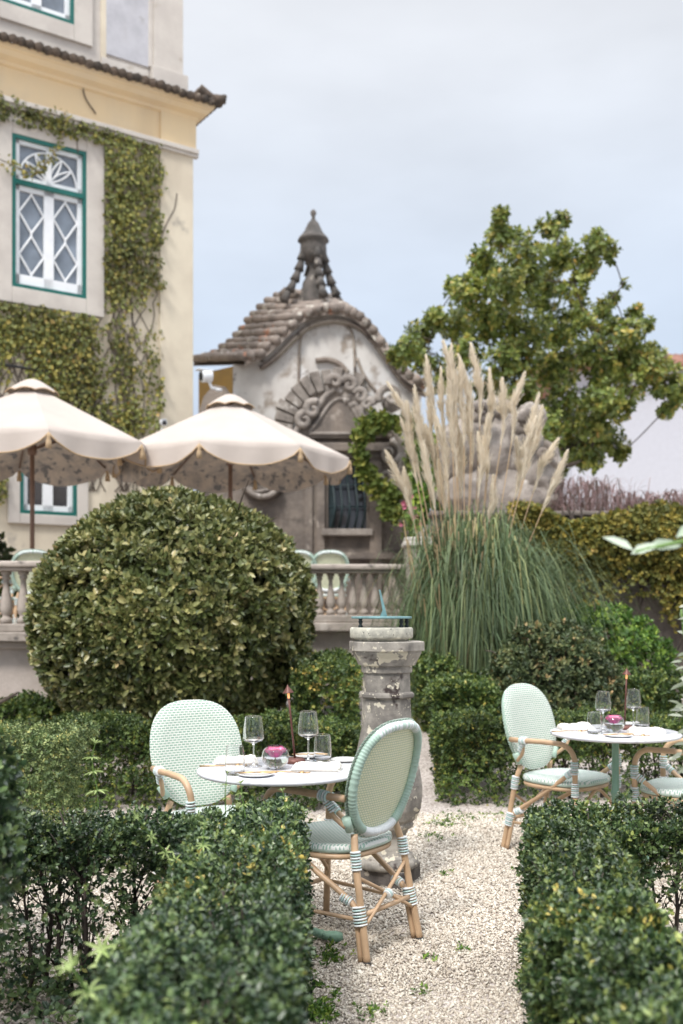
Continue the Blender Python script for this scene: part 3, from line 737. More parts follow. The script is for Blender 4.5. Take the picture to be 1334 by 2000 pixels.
ped = [(572, 858), (588, 832), (604, 822), (620, 800), (636, 778), (655, 764), (672, 762), (690, 776), (704, 802), (722, 828), (748, 842), (766, 858)]
m = MB(); m.prism([(X(x), Z(y)) for x, y in ped], -.14, .2); m.build('pediment', M['carved'], po)
m = MB(); m.tube(cr([(X(x), -.16, Z(y)) for x, y in ped], 4), .05, 8)
m.tube(cr([(X(x), -.15, Z(y)) for x, y in ((604, 848), (622, 826), (642, 796), (664, 782), (684, 794), (702, 824), (730, 848), (604, 850))], 4), .03, 6)
m.build('moulding', M['carved_pale'], po)
def scroll(m, c, r0, turns, a0, sg, tk, y=-.2):
    pts = []
    for i in range(26):
        t_ = i / 25; a = a0 + sg * t_ * turns * 2 * PI; q = r0 * (1 - .85 * t_)
        pts.append((c[0] + q * math.cos(a), y - .05 * t_, c[1] + q * math.sin(a)))
    m.tube(pts, [tk * (1 - .5 * i / 25) for i in range(26)], 8)
m = MB()
for (x, y, q, a, sg) in ((655, 752, 14, 200, -1), (682, 758, 16, 160, -1), (702, 780, 15, 150, -1), (722, 812, 20, 120, 1), (716, 796, 12, 0, 1), (762, 782, 25, 200, -1), (612, 806, 18, 60, 1), (596, 826, 16, 90, 1), (745, 838, 16, 180, -1)):
    scroll(m, (X(x), Z(y)), q * DP / FP, 1.1, R(a), sg, .065)
for i in range(30):
    x = rnd.uniform(650, 745); y = 752 + (x - 650) * .8 + rnd.uniform(-10, 16); q = rnd.uniform(.05, .10)
    m.lathe([(0, -q), (q * .8, -q * .5), (q, 0), (q * .7, q * .6), (0, q)], 8, c=(X(x), -.12, Z(y)))
m.lathe([(0, -.16), (.14, -.08), (.17, 0), (.12, .1), (0, .16)], 10, c=(X(765), -.05, Z(790)))
m.build('cresting', M['carved_pale'], po)
m = MB()
for i, x in enumerate((648, 662, 677, 692, 707)):
    m.tube(cr([(X(x), .0, Z(905)), (X(x) + .02, -.03, Z(945)), (X(x) + .05, -.16, Z(985)), (X(x) + .04, -.16, Z(1010)), (X(x), .02, Z(1032))], 4), .018, 6)
for y in (948, 990): m.tube([(X(641), -.04, Z(y)), (X(716), -.04, Z(y))], .014, 6)
m.bb((X(641), .06, Z(1030)), (X(652), .1, Z(905)))
m.build('grille', plain('dark_teal_iron', (.012, .03, .035), .5), po)
m = MB(); m.bb((X(641), .24, Z(1032)), (X(716), .27, Z(905)));  m.build('pane', M['pane_dark'], po)
m = MB()                                     # grotesque mask: brow, snout and open mouth on a boss
c0, c1 = X(513), Z(952)
m.lathe([(0, .0), (.30, .02), (.27, .10), (.18, .13), (0, .15)], 24, M=Matrix.Translation((c0, -.0, c1)) @ Matrix.Diagonal((1.1, 1, .75, 1)) @ Matrix.Rotation(R(90), 4, 'X'))
m.build('mask', M['carved'], po)
m = MB(); m.tube(cr([(c0 - .27, -.14, c1 - .0), (c0 - .12, -.2, c1 - .14), (c0 + .05, -.22, c1 - .17), (c0 + .2, -.19, c1 - .10), (c0 + .27, -.14, c1 + .02)], 5), .045, 8)
m.tube(cr([(c0 - .28, -.12, c1 + .12), (c0 - .14, -.2, c1 + .16), (c0, -.16, c1 + .10), (c0 + .14, -.2, c1 + .16), (c0 + .28, -.12, c1 + .12)], 5), .04, 8)
m.tube(cr([(c0 - .19, -.16, c1 - .03), (c0 - .05, -.20, c1 - .09), (c0 + .14, -.17, c1 - .04)], 5), .03, 8); m.build('mask_relief', M['carved_pale'], po)
m = MB()
scroll(m, (X(760), Z(890)), .20, 1.3, R(90), -1, .05); scroll(m, (X(752), Z(935)), .13, 1.1, R(240), 1, .04)
m.tube(cr([(X(745), -.15, Z(830)), (X(772), -.2, Z(850)), (X(786), -.2, Z(890)), (X(775), -.2, Z(930)), (X(758), -.2, Z(955)), (X(752), -.15, Z(1000))], 5), .06, 8); m.build('volute', M['carved_pale'], po)
# left rounded shoulder of the wall, seen beside the palace corner
m = MB(); m.prism([(X(x), Z(y)) for x, y in ((384, 1090), (384, 790), (392, 765), (412, 742), (436, 746), (452, 770), (470, 800), (470, 860), (455, 1090))], .36, .8); m.build('shoulder', M['carved'], po)
# wall behind: pale panel seen low between palace and portal
# ---------------- rockwork behind the pampas grass
def lumpy(m, c, r, seed, n=18, amp=.25, f=3.0):
    c = Vector(c); vs = []; fs = []
    for i in range(n + 1):
        th = PI * i / n
        for j in range(n * 2):
            a = PI * j / n; d = Vector((math.sin(th) * math.cos(a), math.sin(th) * math.sin(a), math.cos(th)))
            vs.append(d)
    A = np.array([list(v) for v in vs]); k = 1 + amp * wob(A, f, seed) + amp * .5 * wob(A, f * 3, seed + 1)
    vs = [(c.x + A[i, 0] * r[0] * k[i], c.y + A[i, 1] * r[1] * k[i], c.z + A[i, 2] * r[2] * k[i]) for i in range(len(A))]
    for i in range(n):
        for j in range(2 * n):
            j2 = (j + 1) % (2 * n); fs.append((i * 2 * n + j, i * 2 * n + j2, (i + 1) * 2 * n + j2, (i + 1) * 2 * n + j))
    m.add(vs, fs)
rk = empty('rockwork', (1.7, 13.2, 0), 0, 'grey carved rockwork wall with scrolls behind the pampas plumes', 'rockwork')
m = MB()
DR = 13.2
for i, (x, y, q, w_) in enumerate(((905, 880, .34, 1.3), (960, 870, .42, 1.2), (1010, 890, .36, 1.2), (1050, 940, .30, 1.2), (920, 960, .4, 1), (980, 960, .5, 1), (1035, 970, .4, .8), (935, 815, .22, 1), (968, 802, .20, 1), (1035, 820, .20, 1), (1070, 905, .18, 1.3), (1005, 835, .2, 1))):
    p = W(x, y, DR); lumpy(m, (p.x - 1.7, .05 * (i % 3), p.z), (q, .35, q * w_), i, 26, .15, 4.6)
m.build('rock_mass', M['carved_pale'], rk)
m = MB()
def sc3(x, y, q, a, sg): 
    p = W(x, y, DR - .45); scroll(m, (p.x - 1.7, p.z), q * DR / FP, 1.2, R(a), sg, .06, y=-.45)
for v in ((945, 812, 20, 150, -1), (1040, 825, 20, 180, -1), (1062, 885, 17, 90, -1)): sc3(*v)
m.build('scrolls', M['carved'], rk)

# ---------------- creeper covered wall on the right
m = MB(); m.bb((1.05, 11.9, .01), (9, 12.09, 2.50)); m.bb((1.02, 11.85, 2.50), (9, 12.2, 2.56))
tag(m.build('garden_wall', M['carved'], bevel=.02), 'old dark retaining wall on the right under autumn coloured creeper', 'wall')
r = np.random.default_rng(21); n = 17000
x = r.uniform(1.9, 6.2, n); z = 2.60 - np.abs(r.normal(0, .55, n)); z = np.where(z < .9, r.uniform(.9, 2.6, n), z)
z = z + .16 * wob(np.stack([x, x * 0, x * 0], 1), 3.0, 33); Q = np.stack([x, x * 0, z], 1); bulge = .28 + .22 * wob(Q, 2.2, 8)
keep = (wob(Q, 3.2, 9) * 1.2 + np.clip((z - 1.3) / 1.0, 0, 1.1) + r.uniform(-.3, .3, n) > .55)
y = 11.85 - bulge * r.uniform(.2, 1, n) - .12 * np.clip(wob(Q, 6, 12), 0, 1) - .25 * np.clip(z - 1.9, 0, .5)
P = np.stack([x, y, z + .1 * wob(Q, 2.5, 10)], 1)[keep]
iv2 = empty('climbing_ivy', (0, 0, 0), 0, 'yellow and orange autumn creeper spilling over the right garden wall', 'ivy')
pp = sprigs(P, np.array([0, -1, .35]) + r.normal(size=P.shape) * .6, 4, .056, .42, seed=3, up=-.25)
pp = pp[:5] + (pp[5] * .88,); leaves('foliage', *pp, L['wall_ivy'], iv2)
m = MB()
for i in range(26):
    x0 = rnd.uniform(2, 6); pts = [(x0, 11.83, .5)]
    for k in range(8): pts.append((pts[-1][0] + rnd.uniform(-.15, .15), 11.80 - .02 * k, pts[-1][2] + .26))
    m.tube(pts, .012, 5)
m.build('stems', M['twig'], iv2)

# ---------------- far house
fh = empty('far_house', (0, 30, 0), 0, 'distant white house with a red tiled roof behind the tree at the right edge', 'building')
m = MB(); m.bb((X(1118, 30), 0, 1), (X(1470, 30), 8, Z(722, 30))); m.build('wall', M['far_white'], fh)
m = MB(); x0, x1 = X(1095, 30), X(1490, 30)
m.add([(x0, -.5, Z(724, 30)), (x1, -.5, Z(724, 30)), (x1, 3.5, Z(640, 30)), (x0, 3.5, Z(640, 30)), (x0, 8.5, Z(724, 30)), (x1, 8.5, Z(724, 30))], [(0, 1, 2, 3), (3, 2, 5, 4), (0, 3, 4), (1, 5, 2), (0, 4, 5, 1)], 0, False)
k = int((x1 - x0) / .22)
for i in range(k):
    xx = x0 + .1 + i * .22; m.tube([(xx, -.55, Z(724, 30) + .03), (xx, 3.5, Z(640, 30) + .05)], .07, 6)
m.build('roof', M['tile_red'], fh)

# ================================================================== VEGETATION
def hedge(name, segs, h, n, mat, label, leaf=.024, seed=0, bottom=.0, thin=None, stems=0, k=5, tall=None, cat='hedge', group=None, rough=.035, twigr=.010, fill=0.25):
    """clipped hedge: segs = [(x0,y0,x1,y1,width)], whorls of small leaves in a shell round rounded boxes"""
    r = np.random.default_rng(seed)
    e = empty(name, ((segs[0][0] + segs[0][2]) / 2, (segs[0][1] + segs[0][3]) / 2, 0), 0, label, cat, group)
    e0 = np.array([e.location.x, e.location.y, 0])
    AR = [(math.hypot(s[2] - s[0], s[3] - s[1]) + s[4]) * (s[4] + 2 * h) for s in segs]
    Ps, As = [], []
    for si, s in enumerate(segs):
        c = int(n * AR[si] / sum(AR)); p0 = np.array(s[:2]); d = np.array(s[2:4]) - p0; Ls = np.linalg.norm(d); d = d / Ls; nn = np.array([-d[1], d[0]]); hw = s[4] / 2
        top = r.uniform(0, 1, c) < s[4] / (s[4] + 2 * h * (1 - bottom))
        u = r.uniform(-hw, Ls + hw, c); v = r.uniform(-hw, hw, c); z = np.full(c, h)
        A = np.zeros((c, 3)); A[:, 2] = 1
        side = ~top; sg = np.where(r.uniform(0, 1, c) < .5, -1, 1)
        endp = side & (r.uniform(0, 1, c) < s[4] / (Ls + s[4] * 2))
        sp_ = side & ~endp
        zz = h * (bottom + (1 - bottom) * r.uniform(0, 1, c) ** .85)
        z = np.where(side, zz, z)
        v = np.where(sp_, sg * hw, v); u = np.where(endp, np.where(sg > 0, Ls + hw, -hw), u)
        A[sp_, :2] = (sg[:, None] * nn)[sp_]; A[sp_, 2] = .25
        A[endp, :2] = (sg[:, None] * d)[endp]; A[endp, 2] = .25
        # rounded shoulders
        rr = .09
        for q, lim in ((v, hw),):
            ex = np.clip((np.abs(q) - (lim - rr)) / rr, 0, 1); ez = np.clip((z - (h - rr)) / rr, 0, 1); k_ = np.hypot(ex, ez); both = (ex > 0) & (ez > 0) & (k_ > 1)
            sc_ = np.where(both, 1 / np.maximum(k_, 1), 1)
            q[:] = np.where(both, np.sign(q) * (lim - rr + rr * ex * sc_), q); z = np.where(both, h - rr + rr * ez * sc_, z)
        P = np.zeros((c, 3)); P[:, :2] = p0 + d * u[:, None] + nn * v[:, None]; P[:, 2] = z
        ok = np.ones(c, bool)
        for sj, t_ in enumerate(segs):
            if sj == si: continue
            q0 = np.array(t_[:2]); dd = np.array(t_[2:4]) - q0; LL = np.linalg.norm(dd); dd = dd / LL; rel = P[:, :2] - q0; uu = rel @ dd; vv = rel @ np.array([-dd[1], dd[0]])
            ok &= ~((uu > -t_[4] / 2 + .05) & (uu < LL + t_[4] / 2 - .05) & (np.abs(vv) < t_[4] / 2 - .05) & (P[:, 2] < h - .02))
        Ps.append(P[ok]); As.append(A[ok])
    P = np.concatenate(Ps); A = np.concatenate(As)
    if thin is not None:
        keep = thin(P, r); P, A = P[keep], A[keep]
    A0 = nrm(A)
    P = P + A0 * ((wob(P, 5.5, seed + 1) * rough + wob(P, 16, seed + 2) * rough * .8)[:, None])
    P = P - A0 * (np.abs(r.normal(0, 1, len(P))) * .05 * (1 + fill))[:, None]
    gap = wob(P, 20, seed + 7)
    P = P - A0 * (np.clip(gap - .12, 0, 1) * .14)[:, None]
    P[:, 2] = np.maximum(P[:, 2], .01)
    q = sprigs(P, A0 + r.normal(size=P.shape) * .45 + np.array([0, 0, .25]), k, leaf, .33, seed=seed + 3, spread=.85, ln=.9)
    val = np.clip(q[5] * (1.0) + .25 * np.repeat(wob(P, 4, seed + 4) > .55, k) * r.uniform(0, 1, len(q[5])), 0, 1)
    leaves('foliage', q[0] - e0, q[1], q[2], q[3], q[4], val, mat, e)
    m = MB()
    for si, s in enumerate(segs):
        Ls = math.hypot(s[2] - s[0], s[3] - s[1]); c = int(max(2, stems * Ls))
        for i in range(c):
            u = rnd.uniform(0, 1); x0 = s[0] + (s[2] - s[0]) * u + rnd.uniform(-.3, .3) * s[4]; y0 = s[1] + (s[3] - s[1]) * u + rnd.uniform(-.3, .3) * s[4]
            p = Vector((x0, y0, 0)); a = rnd.uniform(0, 6.28); pts = [p.copy()]; dx, dy = rnd.uniform(-.008, .008), rnd.uniform(-.008, .008)
            nseg = 7
            for j in range(nseg):
                p = p + Vector((dx + rnd.uniform(-.016, .016), dy + rnd.uniform(-.016, .016), h * .92 / nseg)); pts.append(p.copy())
            rad = rnd.uniform(.8, 1.4) * twigr
            m.tube([q_ - Vector(e0) for q_ in pts], [rad * (1 - .1 * j) for j in range(nseg + 1)], 6)
            for b in range(13):
                j = rnd.randrange(1, nseg); p = pts[j].copy(); br = [p.copy()]; a = rnd.uniform(0, 6.28); sp__ = rnd.uniform(.3, 1.0)
                for q_ in range(4):
                    a += rnd.uniform(-.5, .5)
                    p = p + Vector((math.cos(a) * sp__ * .036, math.sin(a) * sp__ * .036, rnd.uniform(.02, .07))); 
                    if p.z > h: break
                    br.append(p.copy())
                if len(br) > 2: m.tube([q_ - Vector(e0) for q_ in br], [rad * .42 * (1 - .2 * q_) for q_ in range(len(br))], 4)
    if stems: m.build('stems', M['twig'], e, fix=False)
    return e

# near left L-shaped hedge: arm towards the camera, arm to the left with open bare legs
def thinL(P, r):
    zz = P[:, 2]; left = (P[:, 0] < -.56)
    p = np.ones(len(P))
    fade = np.clip((zz - .36) / .18, .0, 1)
    p = np.where(left, np.where(zz > .56, 1, (.27) + .65 * np.clip((zz - .42) / .14, 0, 1)), p)
    p = np.where(left & (zz < .20), .38, p)
    p = np.where(~left & (zz < .25), .7, p)
    return r.uniform(0, 1, len(P)) < p
hedge('box_hedge', [(-.335, 3.72, -.27, 1.1, .40), (-.62, 3.70, -2.3, 3.72, .34)], .69, 43000, L['box'], 'low clipped hedge with open twiggy legs, in front of the nearer table, lower left', leaf=.0225, seed=31, thin=thinL, stems=15, twigr=.009)
def thinR(P, r):
    zz = P[:, 2]; right = (P[:, 0] > 1.08) & (P[:, 1] > 3.6)
    p = np.where(right, np.clip((zz - .34) / .16, .07, 1), np.where(zz < .2, .75, 1))
    return r.uniform(0, 1, len(P)) < p
hedge('box_hedge', [(.865, 3.93, .665, 2.6, .32), (.675, 2.45, .61, 1.4, .32), (1.15, 3.95, 3.0, 4.0, .30)], .655, 40000, L['box_warm'], 'low clipped hedge with yellowish flecks at lower right, before the farther round table', leaf=.0225, seed=41, thin=thinR, stems=10, twigr=.009)
# rows of the parterre behind the tables
hedge('box_hedge', [(-4.2, 7.45, -.12, 7.32, .50)], .63, 26000, L['box_mid'], 'long low clipped hedge behind the nearer table, at the foot of the big round bush', leaf=.025, seed=51, k=5, rough=.055, stems=2)
hedge('box_hedge', [(-3.2, 5.65, -1.66, 5.6, .50)], .78, 13000, L['box_pale'], 'rounded pale green clipped hedge block left of the nearer table', leaf=.021, seed=52, k=5, rough=.055)
hedge('box_hedge', [(-.13, 8.15, -.12, 10.2, .50)], .97, 8000, L['box_mid'], 'clipped hedge running back between the big round bush and the sundial', leaf=.036, seed=53, k=5, rough=.055)
hedge('box_hedge', [(.945, 7.47, 4.8, 7.62, .50)], .645, 26000, L['box_mid'], 'low clipped hedge behind the farther table, its end beside the gravel path', leaf=.025, seed=54, k=5, rough=.055, stems=9, thin=lambda P, r: r.uniform(0, 1, len(P)) < np.where(P[:, 2] < .36, np.where(P[:, 0] > 1.25, .42, .7), 1))
hedge('box_hedge', [(.97, 8.1, 1.10, 9.3, .50)], .84, 7000, L['box_mid'], 'rounded clipped hedge running back from the path end right of the sundial', leaf=.036, seed=55, k=5, rough=.055)
hedge('box_hedge', [(.84, 9.1, .80, 10.0, .34), (.86, 10.2, 2.3, 10.2, .36)], 1.0, 8000, L['box_mid'], 'dark clipped hedge along the foot of the pampas grass', leaf=.036, seed=56, k=5, rough=.055)
hedge('box_hedge', [(2.6, 8.9, 4.2, 8.9, .5)], .88, 6000, L['box_mid'], 'clipped hedge at right beyond the farther table, beside the dark rounded bush', leaf=.036, seed=57, k=5, rough=.055)
hedge('box_hedge', [(-4.8, 9.3, -2.7, 9.3, .5)], .62, 6000, L['box_mid'], 'loose low hedge under the left balustrade wall', leaf=.05, seed=58, k=4)

def bush(name, c, rad, n, leaf, mat, label, seed, k=5, wr=.34, low=-.95, rough=.05, power=2.0, group=None, up=.1, cat='bush', inner=.5):
    r = np.random.default_rng(seed); e = empty(name, (c[0], c[1], 0), 0, label, cat, group)
    d = nrm(r.normal(size=(n, 3))); d = d[d[:, 2] > low]
    if power != 2: d = d / ((np.abs(d) ** power).sum(1) ** (1 / power))[:, None]
    Rr = np.array(rad); P = d * Rr * (1 + rough * wob(d, 4, seed) + rough * .7 * wob(d, 10, seed + 1))[:, None]
    A = nrm(d / Rr)
    depth = np.abs(r.normal(0, 1, len(P))) * .05 + np.clip(wob(d, 15, seed + 2) - .15, 0, 1) * .28
    P = P - A * (depth * (leaf / .08) ** .5)[:, None]
    P[:, 2] += c[2]; ok = P[:, 2] > .03; P, A = P[ok], A[ok]
    q = sprigs(P, A + r.normal(size=A.shape) * .5 + np.array([0, 0, .2]), k, leaf, wr, seed=seed + 3, up=up, spread=.95, ln=.6)
    leaves('foliage', *q, mat, e)
    m = MB()
    for i in range(14):
        a = rnd.uniform(0, 6.28); q0 = rnd.uniform(0, .15) * rad[0]; z1 = c[2] + rad[2] * rnd.uniform(-.2, .8); q1 = rad[0] * rnd.uniform(.3, .8)
        pts = cr([(q0 * math.cos(a), q0 * math.sin(a), 0), (q1 * .35 * math.cos(a + .3), q1 * .35 * math.sin(a + .3), z1 * .45), (q1 * math.cos(a), q1 * math.sin(a), z1)], 4)
        m.tube(pts, [.022 * (1 - .08 * j) for j in range(len(pts))], 6)
        for b in range(4):
            p = pts[rnd.randrange(2, len(pts))]; v = Vector((rnd.uniform(-1, 1), rnd.uniform(-1, 1), rnd.uniform(0, 1))) * rad[0] * .35
            m.tube([p, p + v * .5 + Vector((0, 0, .03)), p + v], [.009, .007, .004], 5)
    m.build('stems', M['bark'], e, fix=False)
    return e
# big dome
bush('round_bush', (-1.44, 8.9, 1.31), (1.20, 1.15, 1.11), 12500, .080, L['ball'], 'very big clipped dome shaped bush with leathery olive leaves, behind the nearer table', 61, k=6, wr=.27, low=-.8, rough=.032, power=2.0)
bush('round_bush', (1.80, 8.75, .64), (.58, .55, .68), 4200, .05, L['bush'], 'dark rounded small leaved bush behind the farther table', 62, k=6, wr=.28, rough=.06, low=-.9)
bush('round_bush', (2.33, 9.75, .70), (.82, .55, .76), 4200, .06, L['lime'], 'lime green leafy bush behind the dark rounded bush', 63, k=5, wr=.32, rough=.10, low=-.6)
bush('shrub', (-3.9, 12.9, 1.35), (.75, .5, .62), 1600, .10, L['green_ivy'], 'loose leafy shrub on the terrace under the lower palace window', 64, k=5, rough=.2, cat='shrub')
bush('shrub', (-4.75, 13.4, 1.6), (.5, .5, .9), 1300, .10, L['bush'], 'reddish brown shrub on the terrace at the far left edge', 65, k=5, rough=.2, cat='shrub')
# near out-of-focus shrub at the left edge
bush('shrub', (-1.21, 2.75, .80), (.36, .38, .44), 2100, .032, L['box'], 'blurred dark bushy shrub close by at the left edge', 66, k=6, rough=.10, cat='shrub', low=-.55)
bush('shrub', (-1.62, 3.95, .60), (.32, .3, .45), 1200, .032, L['box_mid'], 'blurred bushy shrub with yellow flecks at the left edge beside the rounded hedge block', 67, k=6, rough=.12, cat='shrub', low=-1)
# creeper on the portal
r = np.random.default_rng(71)
iv3 = empty('climbing_ivy', (0, 0, 0), 0, 'bright green creeper hanging over the right side of the carved portal', 'ivy')
C = []
for (x, y, q, c_) in ((705, 850, 14, 60), (725, 830, 18, 110), (752, 822, 12, 50), (780, 826, 12, 50), (800, 830, 16, 60), (705, 890, 12, 60), (716, 920, 13, 50), (735, 950, 16, 60), (760, 990, 14, 50), (760, 965, 16, 50), (800, 950, 20, 90), (818, 905, 18, 90), (812, 870, 16, 60), (770, 1000, 18, 60), (820, 960, 22, 120)):
    p = W(x, y, 15.9); C.append(np.array(p) + r.normal(size=(c_, 3)) * np.array([.6, .35, .6]) * q / FP * 16)
C = np.concatenate(C); q = sprigs(C, np.array([0, -1, .2]) + r.normal(size=C.shape) * .6, 4, .10, .40, seed=72, up=-.3)
leaves('foliage', *q, L['green_ivy'], iv3)
m = MB()
for pts in ([(800, 1060), (812, 960), (806, 880), (770, 820), (725, 832)], [(725, 832), (706, 880), (716, 930), (760, 1000)]): m.tube(cr([W(x, y, 16.0) for x, y in pts], 5), .02, 5)
m.build('stems', M['twig'], iv3)
# leafy mass between portal and rockwork
iv4 = bush('shrub', (W(865, 900, 15.2).x, 15.2, 2.9), (.55, .4, 1.0), 1100, .11, L['lime'], 'yellow green leafy shrub between the portal and the rockwork, behind the plumes', 74, rough=.2, cat='shrub', low=-1)

# ---------------- magnolia
r = np.random.default_rng(81)
blobs = [(977, 420, 14), (985, 462, 28), (1075, 440, 22), (1100, 430, 13), (1165, 475, 22), (1188, 492, 18), (1150, 515, 22), (1030, 500, 42), (1095, 495, 32), (940, 500, 20), (950, 525, 26), (1000, 555, 46), (915, 572, 32), (890, 562, 18),
         (1060, 565, 40), (1122, 552, 30), (1132, 600, 26), (1176, 604, 16), (1196, 582, 11), (1216, 558, 9), (850, 622, 20), (822, 652, 24), (795, 682, 24), (832, 702, 28), (900, 632, 42), (962, 622, 46), (1030, 645, 42), (1092, 645, 32), (1240, 612, 14), (1265, 632, 11), (1226, 655, 26),
         (1150, 690, 34), (1205, 702, 38), (1262, 722, 34), (1300, 745, 32), (1322, 775, 18), (1082, 712, 46), (1000, 702, 42), (905, 692, 34), (1010, 772, 38), (1102, 782, 42), (1132, 832, 38), (1172, 782, 34), (1182, 862, 33), (1120, 872, 34), (1212, 888, 14), (1062, 832, 34), (960, 762, 38), (870, 745, 28), (1240, 765, 24), (1020, 845, 30), (1050, 880, 30), (1150, 895, 24), (775, 700, 16), (1085, 915, 18), (1188, 640, 26), (1235, 700, 28), (1182, 740, 30), (1290, 705, 20), (1212, 800, 22), (1165, 830, 30), (1150, 640, 28), (1270, 690, 20), (930, 820, 30), (1070, 890, 30), (1300, 800, 14)]
DT = 17.0
tr = empty('magnolia_tree', (W(1080, 950, DT).x, DT, 2.4), 0, 'tall broad magnolia tree with glossy yellow green leaves on the right, against the sky', 'tree')
t0 = np.array(tr.location)
nodes = []; C = []; AX_ = []
bc = []
for (x, y, q) in blobs:
    dd = DT + r.uniform(-1.3, 1.3) * (1 if q > 20 else .5); p = np.array(W(x, y, dd)); rad = q / FP * dd; bc.append((p, rad))
    c_ = int(16 + (rad / .1) ** 2 * 12.5)
    d = nrm(r.normal(size=(c_, 3))); P_ = p + d * rad * (r.uniform(.2, 1.32, c_) ** .65)[:, None] * np.array([1.05, 1.2, .95])
    ok = (wob(P_, 4.5, 82) < .50)
    C.append(P_[ok]); AX_.append((d + np.array([0, -.1, .55]))[ok])
C = np.concatenate(C); A = np.concatenate(AX_)
q = sprigs(C - t0, A, 6, .112, .31, seed=83, spread=1.0, ln=.4, up=-.05, valjit=.45)
leaves('crown', *q, L['tree'], tr)
m = MB()
base = np.array([W(1085, 990, DT).x, DT, 2.3])
tree_nodes = [base, base + np.array([-.05, 0, .8]), base + np.array([-.25, .1, 1.7])]
m.tube(cr([Vector(p - t0) for p in tree_nodes], 4), [.17 - .006 * i for i in range(9)], 10)
order = sorted(bc, key=lambda b_: np.linalg.norm(b_[0] - tree_nodes[-1]))
conn = [(p, .13) for p in tree_nodes]
for p, rad in order:
    best = min(conn, key=lambda c_: np.linalg.norm(c_[0] - p) + (2.0 if c_[0][2] > p[2] + .2 else 0)); a = best[0]; r0 = best[1] * .78; L_ = np.linalg.norm(p - a)
    mid = (a + p) / 2 + r.normal(size=3) * .04 * L_ + np.array([0, 0, .03 * L_])
    pts = cr([Vector(a - t0), Vector(mid - t0), Vector(p - t0)], 4); r1 = max(.012, r0 * .55)
    m.tube(pts, [max(.01, r0 + (r1 - r0) * i / 8) for i in range(9)], 7)
    conn.append((mid, (r0 + r1) / 2)); conn.append((p, r1))
    for k in range(6):
        d = nrm(r.normal(size=3)) * rad * .95; m.tube([Vector(p - t0), Vector(p + d * .5 + np.array([0, 0, .02]) - t0), Vector(p + d - t0)], [max(.008, r1 * .5), .007, .005], 5)
m.build('trunk', M['bark'], tr, fix=False)

# ---------------- pampas grass
r = np.random.default_rng(91)
PD = 9.75
pb = np.array([W(905, 1300, PD).x, PD, 0.0])
pg = empty('pampas_grass', tuple(pb), 0, 'big clump of pampas grass with tall beige plumes beside the stone pier', 'pampas grass')
n = 4200; S = 11
az = r.uniform(0, 2 * PI, n); bx = r.normal(0, .17, n); by = r.normal(0, .17, n); bx += np.where(r.uniform(0, 1, n) < .45, .25, 0)
h = r.uniform(1.5, 2.45, n); reach = r.uniform(.15, 1.15, n); h *= 1.04 - .22 * reach
reach = np.where(np.cos(az) > .15, reach * 1.32, reach * .82)
t_ = np.linspace(0, 1, S)[None]
rad = reach[:, None] * (t_ ** 1.5)
pk = r.uniform(.48, .82, n)[:, None]
z = h[:, None] * (1 - ((t_ - pk) / pk) ** 2) 
z = np.where(t_ < pk, z, h[:, None] * (1 - 1.35 * ((t_ - pk) / pk) ** 2 * (1 + reach[:, None])))
Cc = np.stack([bx[:, None] + np.cos(az)[:, None] * rad * 1.12, by[:, None] + np.sin(az)[:, None] * rad * .8, np.maximum(z, .05)], -1)
ww = r.uniform(.0035, .0075, n)[:, None] * (1 - .9 * t_ ** 2.5)
Wv = np.stack([-np.sin(az + r.normal(0, .5, n)), np.cos(az), 0 * az], -1)
ribbons('blades', Cc, nrm(Wv), ww, L['pampas'], pg, np.clip(r.beta(2, 2.6, n), 0, 1))
n = 260
az = r.uniform(0, 2 * PI, n); top = r.uniform(1.3, 2.3, n); ln = r.uniform(.05, .45, n)
Cc = np.stack([r.normal(0, .15, n)[:, None] + np.cos(az)[:, None] * ln[:, None] * t_ ** 1.3, r.normal(0, .12, n)[:, None] - .12 + np.sin(az)[:, None] * .3 * ln[:, None] * t_, top[:, None] * t_], -1)
ribbons('dry_stalks', Cc, np.tile([[1., 0, 0]], (n, 1)), np.full((n, S), .0055), L['stalk'], pg, r.uniform(0, 1, n))
pl = [(778, 761, 803, 870), (788, 832, 822, 940), (810, 771, 828, 900), (834, 712, 850, 830), (859, 734, 868, 850), (872, 682, 890, 800), (869, 709, 893, 830), (880, 690, 884, 860), (896, 719, 906, 850), (908, 709, 920, 830), (925, 687, 938, 810), (957, 736, 956, 850),
      (981, 756, 981, 850), (1007, 744, 1001, 850), (1045, 785, 1030, 900), (1057, 810, 1028, 920), (1072, 871, 1045, 950), (1099, 896, 1062, 990), (771, 896, 800, 990), (969, 945, 952, 1030), (842, 845, 852, 930), (828, 812, 838, 920), (848, 915, 872, 1010), (946, 825, 952, 930), (822, 880, 848, 985), (915, 780, 922, 900), (885, 800, 892, 920), (865, 830, 874, 950), (900, 850, 900, 960), (1018, 870, 1008, 960), (935, 860, 935, 960), (790, 800, 812, 930), (787, 930, 806, 1010), (836, 760, 846, 880), (877, 735, 884, 870), (1040, 830, 1022, 930)]
